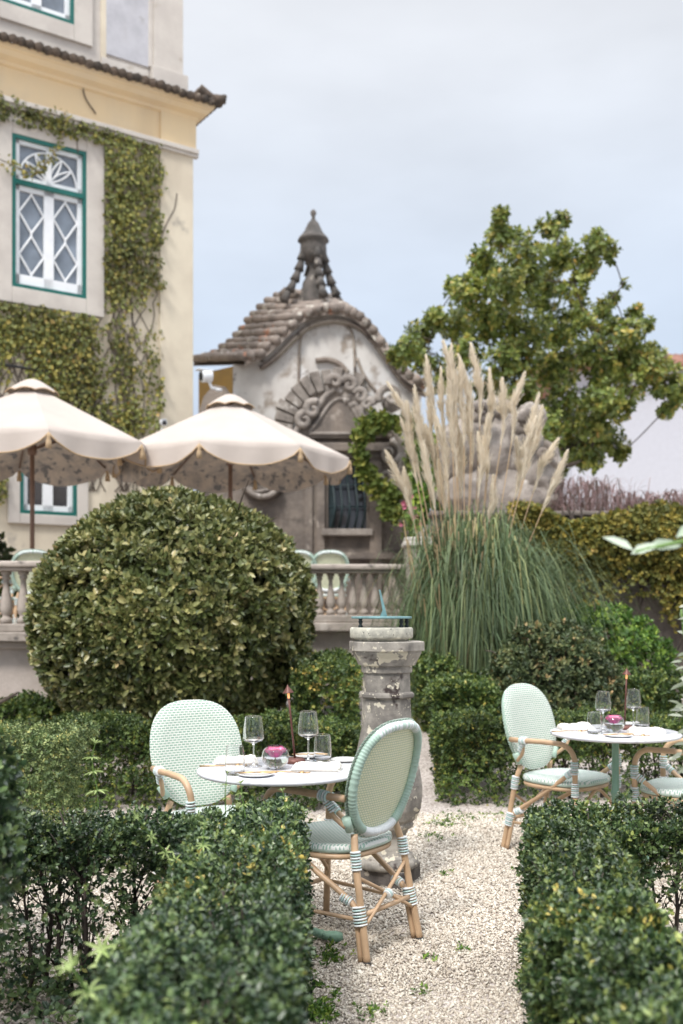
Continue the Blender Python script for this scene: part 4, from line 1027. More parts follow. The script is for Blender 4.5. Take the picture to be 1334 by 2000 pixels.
for i, (x0, y0, x1, y1) in enumerate(pl):
    dd = PD + r.uniform(-.35, .3)
    tip = np.array(W(x0, y0, dd)) - pb; lo = np.array(W(x1, y1, dd)) - pb
    root = np.array([lo[0] * .25 + r.normal(0, .03), lo[1] * .3, 0.4])
    ctrl = [root, root * .55 + lo * .45 + np.array([-.06 * lo[0], 0, .15]), lo, (lo + tip) / 2 + np.array([(lo - tip)[0] * .06 + r.normal(0, .012), 0, .0]), tip + np.array([r.normal(0, .03), 0, 0])]
    path = np.array([list(v) for v in cr([Vector(c_) for c_ in ctrl], 8)])
    k0 = 15; n = 520
    tt = r.uniform(0, 1, n) ** .9; idx = k0 + tt * (len(path) - 1 - k0); i0 = np.floor(idx).astype(int).clip(0, len(path) - 2); f = (idx - i0)[:, None]
    Pp = path[i0] * (1 - f) + path[i0 + 1] * f; T = nrm(path[i0 + 1] - path[i0])
    wd = .058 * np.sin(PI * np.clip(tt * .86 + .10, 0, 1)) ** .8 * r.uniform(.8, 1.2)
    O = nrm(np.cross(T, r.normal(size=(n, 3))))
    s4 = np.linspace(0, 1, 4)[None, :, None]
    hair = Pp[:, None] + T[:, None] * s4 * .12 + O[:, None] * (wd[:, None, None]) * s4 ** .7 * r.uniform(.2, 1.25, n)[:, None, None] + np.array([0, 0, -.018]) * s4 ** 2
    sd_ = nrm(np.cross(T, O))
    o = ribbons('plume', hair, sd_, np.full((n, 4), .0050) * (1 - .6 * np.linspace(0, 1, 4))[None], L['plume'], pg, r.uniform(0, 1, n))
    m = MB(); m.tube([Vector(p) for p in path[::2]], .0045, 5); m.build('stalk', M['trim'], o, fix=False)

# ---------------- purple fountain grasses on the upper level
def tuft(loc, n, h, mat, label, seed, spread=.5, name='ornamental_grass', wid=.004, hang=.25):
    r = np.random.default_rng(seed); e = empty(name, loc, 0, label, 'ornamental grass'); S = 8; t_ = np.linspace(0, 1, S)[None]
    az = r.uniform(0, 2 * PI, n); hh = h * r.uniform(.45, 1.1, n); rc = spread * r.uniform(.1, 1, n)
    Cc = np.stack([r.normal(0, spread * .5, n)[:, None] + np.cos(az)[:, None] * rc[:, None] * t_ ** 1.6, r.normal(0, .1, n)[:, None] + np.sin(az)[:, None] * rc[:, None] * t_ ** 1.6 * .6, hh[:, None] * (t_ - hang * t_ ** 4)], -1)
    w_ = np.full((n, S), wid) * r.uniform(.6, 1.2, n)[:, None]
    tuftp = r.uniform(0, 1, n) < .25; w_[tuftp, -3:] *= 3.2
    ribbons('blades', Cc, nrm(np.stack([-np.sin(az), np.cos(az), 0 * az], -1)), w_, mat, e, r.uniform(0, 1, n)); return e
for i, (x, q, lab) in enumerate(((1118, .42, 'purplish ornamental grass clump beside the rockwork'), (1175, .38, 'purplish ornamental grass clump under the magnolia crown'), (1235, .30, 'thin purplish ornamental grass clump against the white house'), (1290, .34, 'purplish ornamental grass clump right of the thin one'), (1335, .36, 'purplish ornamental grass clump at the right edge of the photo'))):
    tuft((X(x, 13), 13, 2.42), 300, .84 if i < 2 else .62, L['purple'], lab, 100 + i, spread=q)

# ---------------- small weeds on the gravel
gw = []
r = np.random.default_rng(111)
PW = []
for (x, y, c_) in ((868, 1612, 40), (900, 1600, 40), (845, 1635, 20), (885, 1590, 30), (834, 1565, 50), (846, 1540, 40), (826, 1500, 30), (975, 1596, 25), (642, 1878, 26), (650, 1870, 20), (612, 1968, 50), (625, 1990, 50), (722, 1980, 16), (828, 1450, 20), (600, 1930, 40)):
    d = EYE * FP / (y - HY); p = np.array(W(x, y, d)); PW.append(p + r.normal(size=(c_, 3)) * np.array([.045, .05, .0]) * (d / 5) + np.array([0, 0, .012]))
for i in range(9):
    d = rnd.uniform(3, 7); PW.append(np.array([rnd.uniform(-.05, .9) * d * .2, d, .012]) + r.normal(size=(6, 3)) * np.array([.02, .02, 0]))
PW = np.concatenate(PW); PW[:, 2] = .012
q = sprigs(PW, r.normal(size=PW.shape) * .6 + np.array([0, 0, 1.]), 4, .022, .3, seed=112)
o = leaves('weeds', *q, L['lime']); tag(o, 'tiny green weeds sprouting through the gravel', 'weeds', kind='stuff')

# gravel stones
r = np.random.default_rng(121)
n = 210000
d = 2.3 + 5.6 * r.uniform(0, 1, n) ** .9; xx = r.uniform(-.36, .36, n) * d
def inseg(x, y, s, pad=0.0):
    p0 = np.array(s[:2]); dd = np.array(s[2:4]) - p0; LL = np.linalg.norm(dd); dd = dd / LL; rx, ry = x - p0[0], y - p0[1]; u = rx * dd[0] + ry * dd[1]; v = -rx * dd[1] + ry * dd[0]
    return (u > -s[4] / 2 + pad) & (u < LL + s[4] / 2 - pad) & (np.abs(v) < s[4] / 2 - pad)
bad = inseg(xx, d, (-.335, 3.72, -.27, 1.1, .40), .03) | inseg(xx, d, (.885, 3.93, .60, 2.6, .33), .03)
bad |= (xx < -.85) & (r.uniform(0, 1, n) < .35)
xx, d = xx[~bad], d[~bad]; n = len(d)
sz = (.0046 + .0009 * (d - 2.3)) * r.lognormal(0, .28, n)
oct_ = np.array([[1, 0, 0], [0, 1, 0], [-1, 0, 0], [0, -1, 0], [0, 0, 1], [0, 0, -1]], float)
V = oct_[None] * (1 + r.uniform(-.35, .35, (n, 6, 1))) * np.array([1.15, .9, .62]) + r.normal(size=(n, 6, 3)) * .16
a = r.uniform(0, 6.28, n); ca, sa = np.cos(a)[:, None], np.sin(a)[:, None]; tl = r.normal(0, .5, n)[:, None]
x_ = V[..., 0] * ca - V[..., 1] * sa; y_ = V[..., 0] * sa + V[..., 1] * ca; z_ = V[..., 2] + x_ * tl
V = np.stack([x_, y_, z_], -1) * sz[:, None, None]
V += np.stack([xx, d, sz * .25 + .004 * np.clip(wob(np.stack([xx, d, d * 0], 1), 3, 5), -1, 1) + .003], -1)[:, None]
F = np.array([[0, 1, 4], [1, 2, 4], [2, 3, 4], [3, 0, 4], [1, 0, 5], [2, 1, 5], [3, 2, 5], [0, 3, 5]])
F = (np.arange(n) * 6)[:, None, None] + F[None]
val = np.clip(.5 + .22 * r.normal(size=n), 0, 1)
o = npmesh('gravel', V.reshape(-1, 3), F.reshape(-1, 3), L['stone'], None, np.repeat(val, 8)); tag(o, 'loose pale pinkish gravel stones between the hedges', 'gravel', kind='stuff')

# low ground cover and a dark pipe in the lower left corner
r = np.random.default_rng(131)
n = 420
P = np.stack([r.uniform(-1.25, -.5, n), r.uniform(2.7, 3.7, n), r.uniform(.02, .16, n)], 1); P[:, 2] *= (1 + .6 * wob(P, 6, 3)); P[:, 2] = np.maximum(P[:, 2], .01)
P = P[(wob(P, 5, 7) > -.35)]
q = sprigs(P, r.normal(size=P.shape) * .5 + np.array([0, 0, 1.]), 5, .034, .36, seed=132)
o = leaves('ground_cover', *q, L['box']); tag(o, 'low leafy ground cover in the lower left corner', 'ground cover', kind='stuff')
m = MB(); m.tube(cr([(-1.4, 3.0, .03), (-1.1, 3.12, .05), (-.85, 3.3, .04), (-.6, 3.35, .02)], 6), .016, 10)
tag(m.build('irrigation_pipe', M['cable']), 'dark irrigation pipe lying on the ground at lower left', 'pipe')

# cleaver shoots poking out of the near left hedge
def cleaver(pts, label, lf=.030, seed=0, whorls=4, kk=7, th=.0022):
    e = empty('weed_shoot', tuple(pts[0]), 0, label, 'weed shoot'); b = Vector(pts[0]); path = cr([Vector(p) - b for p in pts], 6)
    m = MB(); m.tube(path, [th * (1 - .4 * i / len(path)) for i in range(len(path))], 6); m.build('stem', leafmat_shoot, e)
    r = np.random.default_rng(seed); PP, DD, NN, LL = [], [], [], []
    for w_ in range(whorls):
        i = int((len(path) - 1) * (w_ + 1) / whorls); p = np.array(path[i]); T = np.array((path[i] - path[max(i - 1, 0)]).normalized())
        X_ = nrm(np.cross(T, [0, 1, .1])); Y_ = np.cross(T, X_)
        for j in range(kk):
            a = 2 * PI * j / kk + w_ * .5; o_ = X_ * math.cos(a) + Y_ * math.sin(a); PP.append(p); lift = .25 if w_ < whorls - 1 else 1.1
            DD.append(o_ + T * lift + np.array([0, 0, -.1])); NN.append(T * 1.0 - o_ * .3); LL.append(lf * (1 - .12 * w_) * r.uniform(.85, 1.15))
    LL = np.array(LL); leaves('foliage', np.array(PP), np.array(DD), np.array(NN), LL, LL * .10, r.uniform(.3, 1, len(LL)), L['shoot'], e, curl=.3)
leafmat_shoot = plain('green_stem', (.12, .22, .045), .5)
def ws(*a): return [tuple(W(x, y, d)) for x, y, d in a]
cleaver(ws((192, 1580, 3.75), (190, 1545, 3.75), (183, 1508, 3.75), (180, 1480, 3.75), (186, 1452, 3.75)), 'tall cleaver weed shoot with star whorls standing on the near left hedge', .046, 1, 4, 8)
cleaver(ws((441, 1590, 3.6), (440, 1545, 3.6), (444, 1510, 3.6)), 'thin green weed shoot rising before the table edge', .022, 2, 3, 5)
cleaver(ws((400, 1650, 3.3), (350, 1680, 3.1), (310, 1650, 2.9), (268, 1596, 2.75)), 'long green weed shoot arching left over the near hedge', .030, 3, 5, 6, .003)
cleaver(ws((230, 1900, 2.3), (215, 1880, 2.25), (200, 1856, 2.2)), 'blurred bright weed shoot low in the lower left', .045, 4, 2, 7, .004)
cleaver(ws((250, 2010, 2.1), (190, 1960, 2.0), (140, 1890, 1.95)), 'blurred pale weed shoot in the bottom left corner', .045, 5, 3, 7, .004)
cleaver(ws((480, 1600, 3.5), (474, 1560, 3.5), (470, 1530, 3.5)), 'bright green shoot on the hedge left of the table stem', .030, 6, 3, 6)
cleaver(ws((560, 1600, 3.6), (556, 1565, 3.6), (552, 1545, 3.6)), 'bright green shoot on the hedge beside the chair arm', .024, 7, 3, 6)
cleaver(ws((392, 1720, 3.1), (396, 1660, 3.0), (398, 1612, 3.0)), 'feathery pale green shoot standing on the near left hedge corner', .036, 8, 5, 8)

# pale leaved branch reaching in at the right edge
def branch(loc_pts, lvs, label, mat, seed):
    e = empty('leafy_branch', tuple(loc_pts[0]), 0, label, 'branch'); b = Vector(loc_pts[0]); path = cr([Vector(p) - b for p in loc_pts], 6)
    m = MB(); m.tube(path, [.006 * (1 - .5 * i / len(path)) for i in range(len(path))], 6); m.build('stem', leafmat_shoot, e)
    r = np.random.default_rng(seed); P, D, N, LL, WW = [], [], [], [], []
    for (p, d, nn_, l_, w_) in lvs:
        P.append(np.array(Vector(p) - b)); D.append(d); N.append(nn_); LL.append(l_); WW.append(w_)
    leaves('foliage', np.array(P), np.array(D, float), np.array(N, float), np.array(LL), np.array(WW), r.uniform(.45, 1, len(LL)), mat, e, curl=.18)
f = 2.15
branch(ws((1420, 1045, f), (1330, 1058, f), (1240, 1078, f)), [
    (W(1238, 1075, f), (-.85, 0, .50), (.2, -.8, .6), .070, .012), (W(1232, 1082, f), (.8, -.1, .35), (-.2, -.8, .6), .062, .013),
    (W(1262, 1068, f), (.95, .1, .12), (0, -.9, .5), .085, .015), (W(1320, 1050, f), (.6, 0, .4), (0, -.8, .6), .07, .014)], 'blurred pale green leaf sprig reaching in from the right edge at mid height', L['pale'], 5)
rr2 = np.random.default_rng(6)
lv = []
f = 3.1
for i in range(75):
    y = rr2.uniform(1180, 1530); x = 1352 + rr2.uniform(-1, 1) * 22; p = W(x, y, f + rr2.uniform(-.12, .12))
    d = (rr2.normal() * .7 - .5, rr2.normal() * .5, rr2.normal() * .5 + .1); lv.append((p, d, (rr2.normal() * .4, -.6, .9), rr2.uniform(.03, .048), rr2.uniform(.006, .010)))
branch(ws((1420, 1720, f), (1372, 1600, f), (1346, 1450, f), (1342, 1300, f), (1330, 1190, f)), lv, 'blurred upright leafy branch at the right edge beside the farther table', leafmat('grey_green_leaf', [(0, (.05, .07, .04)), (.6, (.16, .19, .12)), (1, (.42, .45, .36))], rough=.4, trans=.15), 7)
# pot flowers beside the pier
r = np.random.default_rng(140)
fl = empty('flower_plant', (W(802, 1000, 10.85).x, 10.85, 2.175), 0, 'small pink flowering plant on top of the stone pier', 'plant')
P = r.normal(size=(60, 3)) * np.array([.07, .06, .09]) + np.array([0, 0, .16]); q = sprigs(P, r.normal(size=P.shape) + np.array([0, 0, .8]), 4, .04, .35, seed=141)
leaves('foliage', *q, L['green_ivy'], fl)
m = MB()
for i in range(9):
    c = (rnd.uniform(-.1, .1), rnd.uniform(-.06, .05), rnd.uniform(.16, .42)); m.tube([(0, 0, 0), (c[0] * .6, c[1], c[2] * .6), c], .0035, 4)
m.build('stem', leafmat_shoot, fl)
m = MB()
for i in range(16):
    c = Vector((rnd.uniform(-.11, .11), rnd.uniform(-.08, .05), rnd.uniform(.12, .45)))
    for j in range(5):
        a = j * 1.2566; m.add([c, c + Vector((math.cos(a) * .02, -.012, math.sin(a) * .02)), c + Vector((math.cos(a + .6) * .027, -.018, math.sin(a + .6) * .027)), c + Vector((math.cos(a + 1.1) * .018, -.012, math.sin(a + 1.1) * .018))], [(0, 1, 2, 3)])
m.build('blossoms', M['pinkflower'], fl, fix=False)

# ================================================================== OBJECTS
# ---------------- sundial
SD = 5.34
sx = W(755, 1500, SD).x
sdl = empty('sundial', (sx, SD, 0), R(8), 'weathered octagonal stone sundial pedestal with a green bronze dial and gnomon', 'sundial')
u = SD / FP
def sz_(y): return EYE - (y - HY) * u
def prof(pts): return [(r_ * u, sz_(y)) for r_, y in pts]
m = MB(); m.lathe([(73 * u, -.01), (73 * u, sz_(1690))], 4, phase=R(-77), smooth=False); m.build('plinth', M['plinth'], sdl, bevel=.004)
m = MB()
m.lathe([(r_ * 1.0, z) for r_, z in prof([(57, 1690), (62, 1688), (64, 1682), (62, 1675), (55, 1671), (53, 1667), (47, 1664)])], 16)
m.build('base', M['sundial_stone'], sdl, bevel=.008)
m = MB()
pr = prof([(45, 1666), (40, 1656), (37, 1644), (37, 1632), (43, 1618), (52, 1612), (54, 1606), (52, 1602), (60, 1594), (68, 1575), (71, 1552), (71, 1530), (66, 1500), (60, 1470), (55, 1445), (50, 1420), (49, 1395), (47.5, 1363), (52, 1362), (55, 1359), (55, 1354), (52, 1350.5), (47.5, 1350), (46.5, 1318), (46.5, 1312)])
m.lathe(pr, 8, smooth=False, phase=R(22.5)); m.build('shaft', M['sundial_stone'], sdl, bevel=.0015)
m = MB(); m.lathe(prof([(46, 1313.5), (51, 1312.5), (51, 1299.5), (57, 1298.5), (60, 1292), (65, 1282), (69, 1275), (69.5, 1270.5), (75, 1270), (75, 1253.5), (73.5, 1252), (0, 1251.8)]), 8, smooth=False, phase=R(22.5)); m.build('capital', M['sundial_stone'], sdl, bevel=.0015)
cx0 = W(745, 1240, SD).x - sx
m = MB(); m.lathe(prof([(52, 1251.5), (52, 1248), (60, 1246), (61.5, 1243), (61.5, 1228), (59, 1225), (0, 1224.5)]), 40, c=(cx0, 0, 0)); m.build('slab', M['slab_stone'], sdl)
m = MB()
for k in range(3):
    a = R(200 + 120 * k) if k else R(215); a = [R(205), R(-50), R(-18)][k]
    c = (cx0 + .132 * math.cos(a), .132 * math.sin(a), 0)
    m.lathe(prof([(4.5, 1225.5), (4.5, 1222), (2.5, 1219), (4.2, 1215), (4.6, 1213), (2.8, 1211), (4, 1209.5), (4, 1208)]), 10, c=c)
m.build('dial_feet', M['iron'], sdl)
m = MB(); m.lathe(prof([(0, 1208.2), (58, 1208.2), (59, 1207), (59, 1205), (58, 1204), (0, 1204)]), 48, c=(cx0, 0, 0)); 
m.lathe(prof([(40, 1204.2), (40, 1203.6), (38, 1203.6), (38, 1204.2)]), 48, c=(cx0, 0, 0)); m.build('dial_plate', M['verdigris'], sdl)
m = MB(); z0 = sz_(1204.2)
m.prism([(-.020, z0), (.018, z0), (-.017, sz_(1152)), (-.026, sz_(1152)), (-.006, sz_(1192))], -.004, .004, M=Matrix.Translation((cx0 + .008, -.02, 0)) @ Matrix.Rotation(R(-8), 4, 'Z'))
m.build('gnomon', M['verdigris'], sdl)

# ---------------- bistro chair
def superell(a, b, n, e): return [(a * math.copysign(abs(math.cos(t)) ** (2 / e), math.cos(t)), b * math.copysign(abs(math.sin(t)) ** (2 / e), math.sin(t))) for t in [2 * PI * i / n for i in range(n)]]
def back_pt(x, z, push=0.0):
    return Vector((x, -.195 - .26 * (z - .47) + .05 * (x / .235) ** 2 * .6 + push, z))
def back_outline(n, sc_=1.0):
    o = []
    for i in range(n):
        t = 2 * PI * i / n; c, s = math.cos(t), math.sin(t)
        x = .236 * math.copysign(abs(c) ** .72, c); z = (.250 if s > 0 else .240) * math.copysign(abs(s) ** .78, s)
        k = 1 - .19 * max(0, -s) ** 1.0
        o.append((x * k * sc_, .712 + z * sc_))
    return o
def make_chair(loc, rz, label, group='mint woven bistro armchairs'):
    e = empty('bistro_chair', loc, rz, label, 'chair', group)
    # woven panel
    n, rings = 64, 7; fr = []; vs = []; fs = []
    for side in (0, 1):
        b0 = len(vs)
        for k in range(rings + 1):
            s_ = k / rings
            for (x, z) in back_outline(n, max(s_, .001) * (1.03 if side == 0 else .90)):
                push = (.014 + .006 * (1 - s_ ** 2) - (.016 if s_ > .95 else 0)) if side == 0 else -.006
                vs.append(back_pt(x, z, push))
        for k in range(rings):
            for j in range(n):
                j2 = (j + 1) % n; a = b0 + k * n + j, b0 + k * n + j2, b0 + (k + 1) * n + j2, b0 + (k + 1) * n + j
                fs.append((a, side))
    m = MB()
    for f_, sd_ in fs:
        m.f.append(list(f_ if sd_ == 0 else f_[::-1])); m.m.append(sd_); m.s.append(True)
    m.v = [tuple(v) for v in vs]
    m.build('backrest', [M['weave'], M['weave_rear']], e, fix=False)
    # cord wrapped rim behind the panel, ribbed
    path = [back_pt(x, z, -.015) for x, z in back_outline(300, .915)]
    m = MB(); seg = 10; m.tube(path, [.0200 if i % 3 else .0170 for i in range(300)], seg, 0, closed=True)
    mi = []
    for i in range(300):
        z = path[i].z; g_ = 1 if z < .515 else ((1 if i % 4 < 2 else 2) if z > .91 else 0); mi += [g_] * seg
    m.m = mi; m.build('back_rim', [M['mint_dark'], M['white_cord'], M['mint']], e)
    # seat
    out = superell(.228, .222, 56, 3.0); vs = []; fs = []; n = 56
    R_ = [(0.02, .458), (.3, .457), (.6, .456), (.82, .457), (.95, .458), (1.0, .450), (1.015, .436), (1.0, .424), (.96, .420)]
    for s_, z in R_:
        for x, y in out: vs.append((x * s_ * (1 - .06 * (y < 0) * abs(y) / .22), y * s_ + .01, z - .010 * (1 - min(s_, 1) ** 2)))
    for k in range(len(R_) - 1):
        for j in range(n): j2 = (j + 1) % n; fs.append((k * n + j, k * n + j2, (k + 1) * n + j2, (k + 1) * n + j))
    fs.append(tuple(range(n))[::-1]); fs.append(tuple((len(R_) - 1) * n + j for j in range(n)))
    m = MB(); m.add(vs, fs); m.m = [1 if (k_ // n) >= 6 and k_ < 8 * n else 0 for k_ in range(len(m.f))]; m.build('seat', [M['weave_seat'], M['mint']], e)
    m = MB(); m.tube([(x * .97, y * .97 + .01, .406) for x, y in superell(.222, .216, 64, 2.8)], .0125, 8, closed=True); m.build('seat_hoop', M['rattan'], e)
    def wrap(path, rad=.0205, step=.0108):
        """cord turns wound round a joint"""
        m = MB(); P = [Vector(p) for p in path]; tot = sum((P[i + 1] - P[i]).length for i in range(len(P) - 1)); k = max(3, int(tot / step))
        def at(s):
            for i in range(len(P) - 1):
                l_ = (P[i + 1] - P[i]).length
                if s <= l_ or i == len(P) - 2: return P[i].lerp(P[i + 1], s / l_), (P[i + 1] - P[i]).normalized()
                s -= l_
        for i in range(k):
            c, d = at((i + .5) * tot / k); h_ = tot / k * .66; rad_ = rad * 1.06
            m.tube([c - d * h_ * .5, c - d * h_ * .3, c + d * h_ * .3, c + d * h_ * .5], [rad_ * .84, rad_ * 1.04, rad_ * 1.04, rad_ * .84], 12, i % 2)
        m.build('joint_wrap', [M['white_cord'], M['mint_wrap']], e)
    RT = .0152
    for s in (-1, 1):
        foot = Vector((.195 * s, -.30, 0)); top = back_pt(.150 * s, .50, -.012); knee = Vector((.172 * s, -.225, .40))
        path = cr([foot, foot.lerp(knee, .5), knee, top], 6)
        m = MB(); m.tube(path, RT, 12); lg = m.build('leg', M['rattan'], e)
        m = MB(); m.tube([foot + Vector((0, 0, -.0)), foot + Vector((-.001 * s, .001, .012))], RT * 1.08, 12); m.build('foot_cap', M['black_rubber'], lg)
        ff = Vector((.215 * s, .225, 0)); fk = Vector((.222 * s, .215, .42)); el = Vector((.235 * s, .215, .56)); ac = Vector((.240 * s, .150, .655)); am = Vector((.246 * s, .0, .668)); ab = back_pt(.235 * s, .66, -.002)
        m = MB(); m.tube([ff, fk], RT, 12); lg = m.build('leg', M['rattan'], e)
        m = MB(); m.tube([ff, ff + Vector((0, 0, .012))], RT * 1.08, 12); m.build('foot_cap', M['black_rubber'], lg)
        m = MB(); pts = [fk]
        # arm: leg rises, bends back in a quarter round and runs to the back
        for k in range(9):
            a = k / 8 * PI / 2; pts.append(Vector((.222 * s + .018 * s * k / 8, .215 - .095 * (1 - math.cos(a)), .568 + .098 * math.sin(a))))
        pts += [am, Vector((.243 * s, -.12, .662)), ab]
        m.tube(pts, RT, 12); m.build('armrest', M['rattan'], e)
        # diagonal brace: high on the front leg, low on the rear leg, then down beside it
        hi = Vector((.228 * s, .20, .515)); lo = foot.lerp(knee, .50) + Vector((0, .028, 0)); lo2 = foot + Vector((-.0, .030, .004))
        m = MB(); m.tube(cr([hi, hi.lerp(lo, .5), lo + Vector((0, .02, .03)), lo - Vector((0, .004, .03)), lo2], 6), .0125, 10); m.build('brace', M['rattan'], e)
        # short strut from the arm to the lower corner of the back
        m = MB(); a0 = Vector((.243 * s, -.12, .655)); a1 = back_pt(.195 * s, .535, -.002); m.tube(cr([a0, a0.lerp(a1, .5) + Vector((0, .015, -.01)), a1], 5), .011, 10); m.build('strut', M['rattan'], e)
        # cord wrapped joints
        wrap([Vector((.244 * s, -.095, .664)), Vector((.243 * s, -.14, .660))], .022)
        wrap([a0.lerp(a1, .08), a0.lerp(a1, .45)], .0175)
        wrap([Vector((.2235 * s, .214, .50)), Vector((.228 * s, .215, .575))], .0205)
        wrap([hi.lerp(lo, .0), hi.lerp(lo, .09)], .0185)
        wrap([Vector((.2215 * s, .215, .375)), Vector((.222 * s, .215, .455))], .0205)
        wrap([foot.lerp(knee, .90), knee + Vector((0, .002, .04))], .021)
        wrap([foot.lerp(knee, .36) + Vector((0, .010, 0)), foot.lerp(knee, .56) + Vector((0, .012, 0))], .026)
        wrap([lo + Vector((0, .020, .030)), lo.lerp(hi, .16)], .0185)
        a1b = back_pt(.165 * s, .535, -.004)
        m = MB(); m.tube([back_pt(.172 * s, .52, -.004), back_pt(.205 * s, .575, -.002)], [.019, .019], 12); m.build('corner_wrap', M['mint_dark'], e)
        # side stretcher
        m = MB(); y0 = foot.lerp(knee, .42); m.tube([y0 + Vector((0, .03, 0)), Vector((.217 * s, .215, .17))], .0085, 8); m.build('stretcher', M['rattan'], e)
    # rear cross brace and hoops
    for s in (-1, 1):
        f0 = Vector((.195, -.30, 0)); k0 = Vector((.172, -.225, .40)); lowp = f0.lerp(k0, .34); higp = f0.lerp(k0, .84)
        p0 = Vector((higp.x * s, higp.y, higp.z)); p1 = Vector((-lowp.x * s, lowp.y, lowp.z))
        m = MB(); m.tube(cr([p0, p0.lerp(p1, .5) + Vector((0, -.006 * s, .004)), p1], 5), .0082, 10); m.build('cross_brace', M['rattan'], e)
    c = Vector((0, -.268, .236)); wrap([c + Vector((-.012, 0, -.004)), c + Vector((.012, 0, .004))], .019, .007)
    m = MB(); m.tube([(-.187, -.262, .185), (.187, -.262, .185)], .0105, 10); m.tube([(-.217, .215, .185), (.217, .215, .185)], .0105, 10); m.build('stretcher', M['rattan'], e)
    for s in (-1, 1):
        m = MB()
        pts = [Vector((.217 * s, .215, .22)), Vector((.15 * s, .217, .30)), Vector((.05 * s, .218, .375)), Vector((0, .218, .395))]; m.tube(cr(pts, 5), .010, 8); m.build('front_arch', M['rattan'], e)
    return e
def face(fx, fy): return math.atan2(-fx, fy)
ch0 = make_chair((-.02, 4.425, 0), face(-.80, .60), 'mint woven armchair seen from behind at the near table, its back turned to the camera')
# seats: local origin is the seat centre
rename_copy(ch0, (-.585, 4.82, 0), face(.52, -.85), 'mint woven armchair facing the camera, left of and behind the near table')
rename_copy(ch0, (1.305, 5.99, 0), face(.70, -.72), 'mint woven armchair facing right, at the left side of the farther table')
rename_copy(ch0, (1.90, 5.62, 0), face(-.80, .60), 'mint woven armchair cut off by the right edge, at the farther table')
gr = 'woven chairs up on the terrace'
rename_copy(ch0, (-.47, 12.35, ZT), face(.15, 1), 'green backed chair on the terrace behind the balustrade, left one of the pair', gr)
rename_copy(ch0, (-.17, 12.35, ZT), face(-.12, 1), 'green backed chair on the terrace behind the balustrade, right one of the pair', gr)
rename_copy(ch0, (-3.80, 11.3, ZT - .05), face(.5, 1), 'pale green chair glimpsed between the left balusters, nearer the photo edge', gr)
rename_copy(ch0, (-3.42, 11.35, ZT - .05), face(-.3, 1), 'pale green chair glimpsed between the left balusters, next to the big round bush', gr)

# ---------------- tables
def make_table(loc, rz, label):
    e = empty('bistro_table', loc, rz, label, 'table', 'round marble bistro tables')
    m = MB(); m.lathe([(0, .730), (.338, .730), (.347, .733), (.352, .740), (.350, .747), (.344, .750), (0, .750)], 72); m.build('tabletop', M['marble'], e)
    m = MB(); m.lathe([(.16, .722), (.16, .7295), (0, .7295)], 8, smooth=False); m.build('top_plate', M['table_green'], e)
    m = MB()
    m.lathe([(.030, .055), (.030, .09), (.022, .10), (.019, .12), (.0185, .40), (.024, .41), (.024, .425), (.0185, .435), (.0185, .69), (.03, .71), (.035, .722)], 20, lump=lambda a, z: .07 * math.cos(a * 10) if .12 < z < .69 else 0)
    m.build('pole', M['table_green'], e)
    for k in range(4):
        a = R(90 * k + 12); c_, s_ = math.cos(a), math.sin(a)
        m = MB(); prof_ = [(.02, .085, .020), (.07, .078, .018), (.13, .055, .017), (.19, .032, .019), (.235, .022, .026), (.265, .020, .020)]
        m.tube([(q * c_, q * s_, z) for q, z, _ in prof_], [w_ for _, _, w_ in prof_], 10, flat=1)
        for q in (.09, .12, .15, .18, .21, .24):
            z = .085 - .27 * q; m.tube([((q) * c_ - .022 * s_, q * s_ + .022 * c_, max(z, .015)), (q * c_, q * s_, max(z, .015) + .018), (q * c_ + .022 * s_, q * s_ - .022 * c_, max(z, .015))], .006, 6)
        m.build('leg', M['table_green'], e)
    return e
T1, T2 = (-.257, 4.32), (1.498, 5.60)
tb = make_table((T1[0], T1[1], 0), 0, 'round white marble table on a green pedestal, laid for two, the nearer one')
rename_copy(tb, (T2[0], T2[1], 0), R(20), 'round white marble table on a green pedestal, laid for two, the farther one at right')
ZTB = .7502
def on(px, py, dx=0.0):
    d = (EYE - ZTB) * FP / (py - HY); return ((px - 667) / FP * d + dx, d, ZTB)
def wine(loc, label, k=1.0):
    e = empty('wine_glass', loc, rnd.uniform(0, 6), label, 'wine glass', 'wine glasses on the tables')
    o_ = [(0, .0), (.036, .0005), (.037, .0018), (.02, .004), (.0055, .008), (.0036, .02), (.0034, .088), (.006, .098), (.020, .104), (.039, .110), (.0450, .119), (.0435, .15), (.040, .18), (.0355, .213), (.0352, .2155)]
    i_ = [(.0340, .2155), (.0343, .213), (.0388, .18), (.0422, .15), (.0434, .121), (.0375, .1125), (.018, .108), (0, .106)]
    m = MB(); m.lathe([(a * k, b * k) for a, b in o_ + i_], 40); m.build('glass', M['glass'], e); return e
def tumbler(loc, label, k=1.0):
    e = empty('tumbler', loc, 0, label, 'tumbler', 'water tumblers on the tables')
    o_ = [(0, 0), (.034, 0), (.0375, .003), (.0395, .02), (.0400, .045), (.0375, .085), (.0345, .1155), (.0342, .117)]; i_ = [(.0330, .117), (.0333, .1155), (.0362, .085), (.0386, .045), (.0380, .02), (.0355, .010), (0, .009)]
    m = MB(); m.lathe([(a * k, b * k) for a, b in o_ + i_], 40); m.build('glass', M['glass'], e); return e
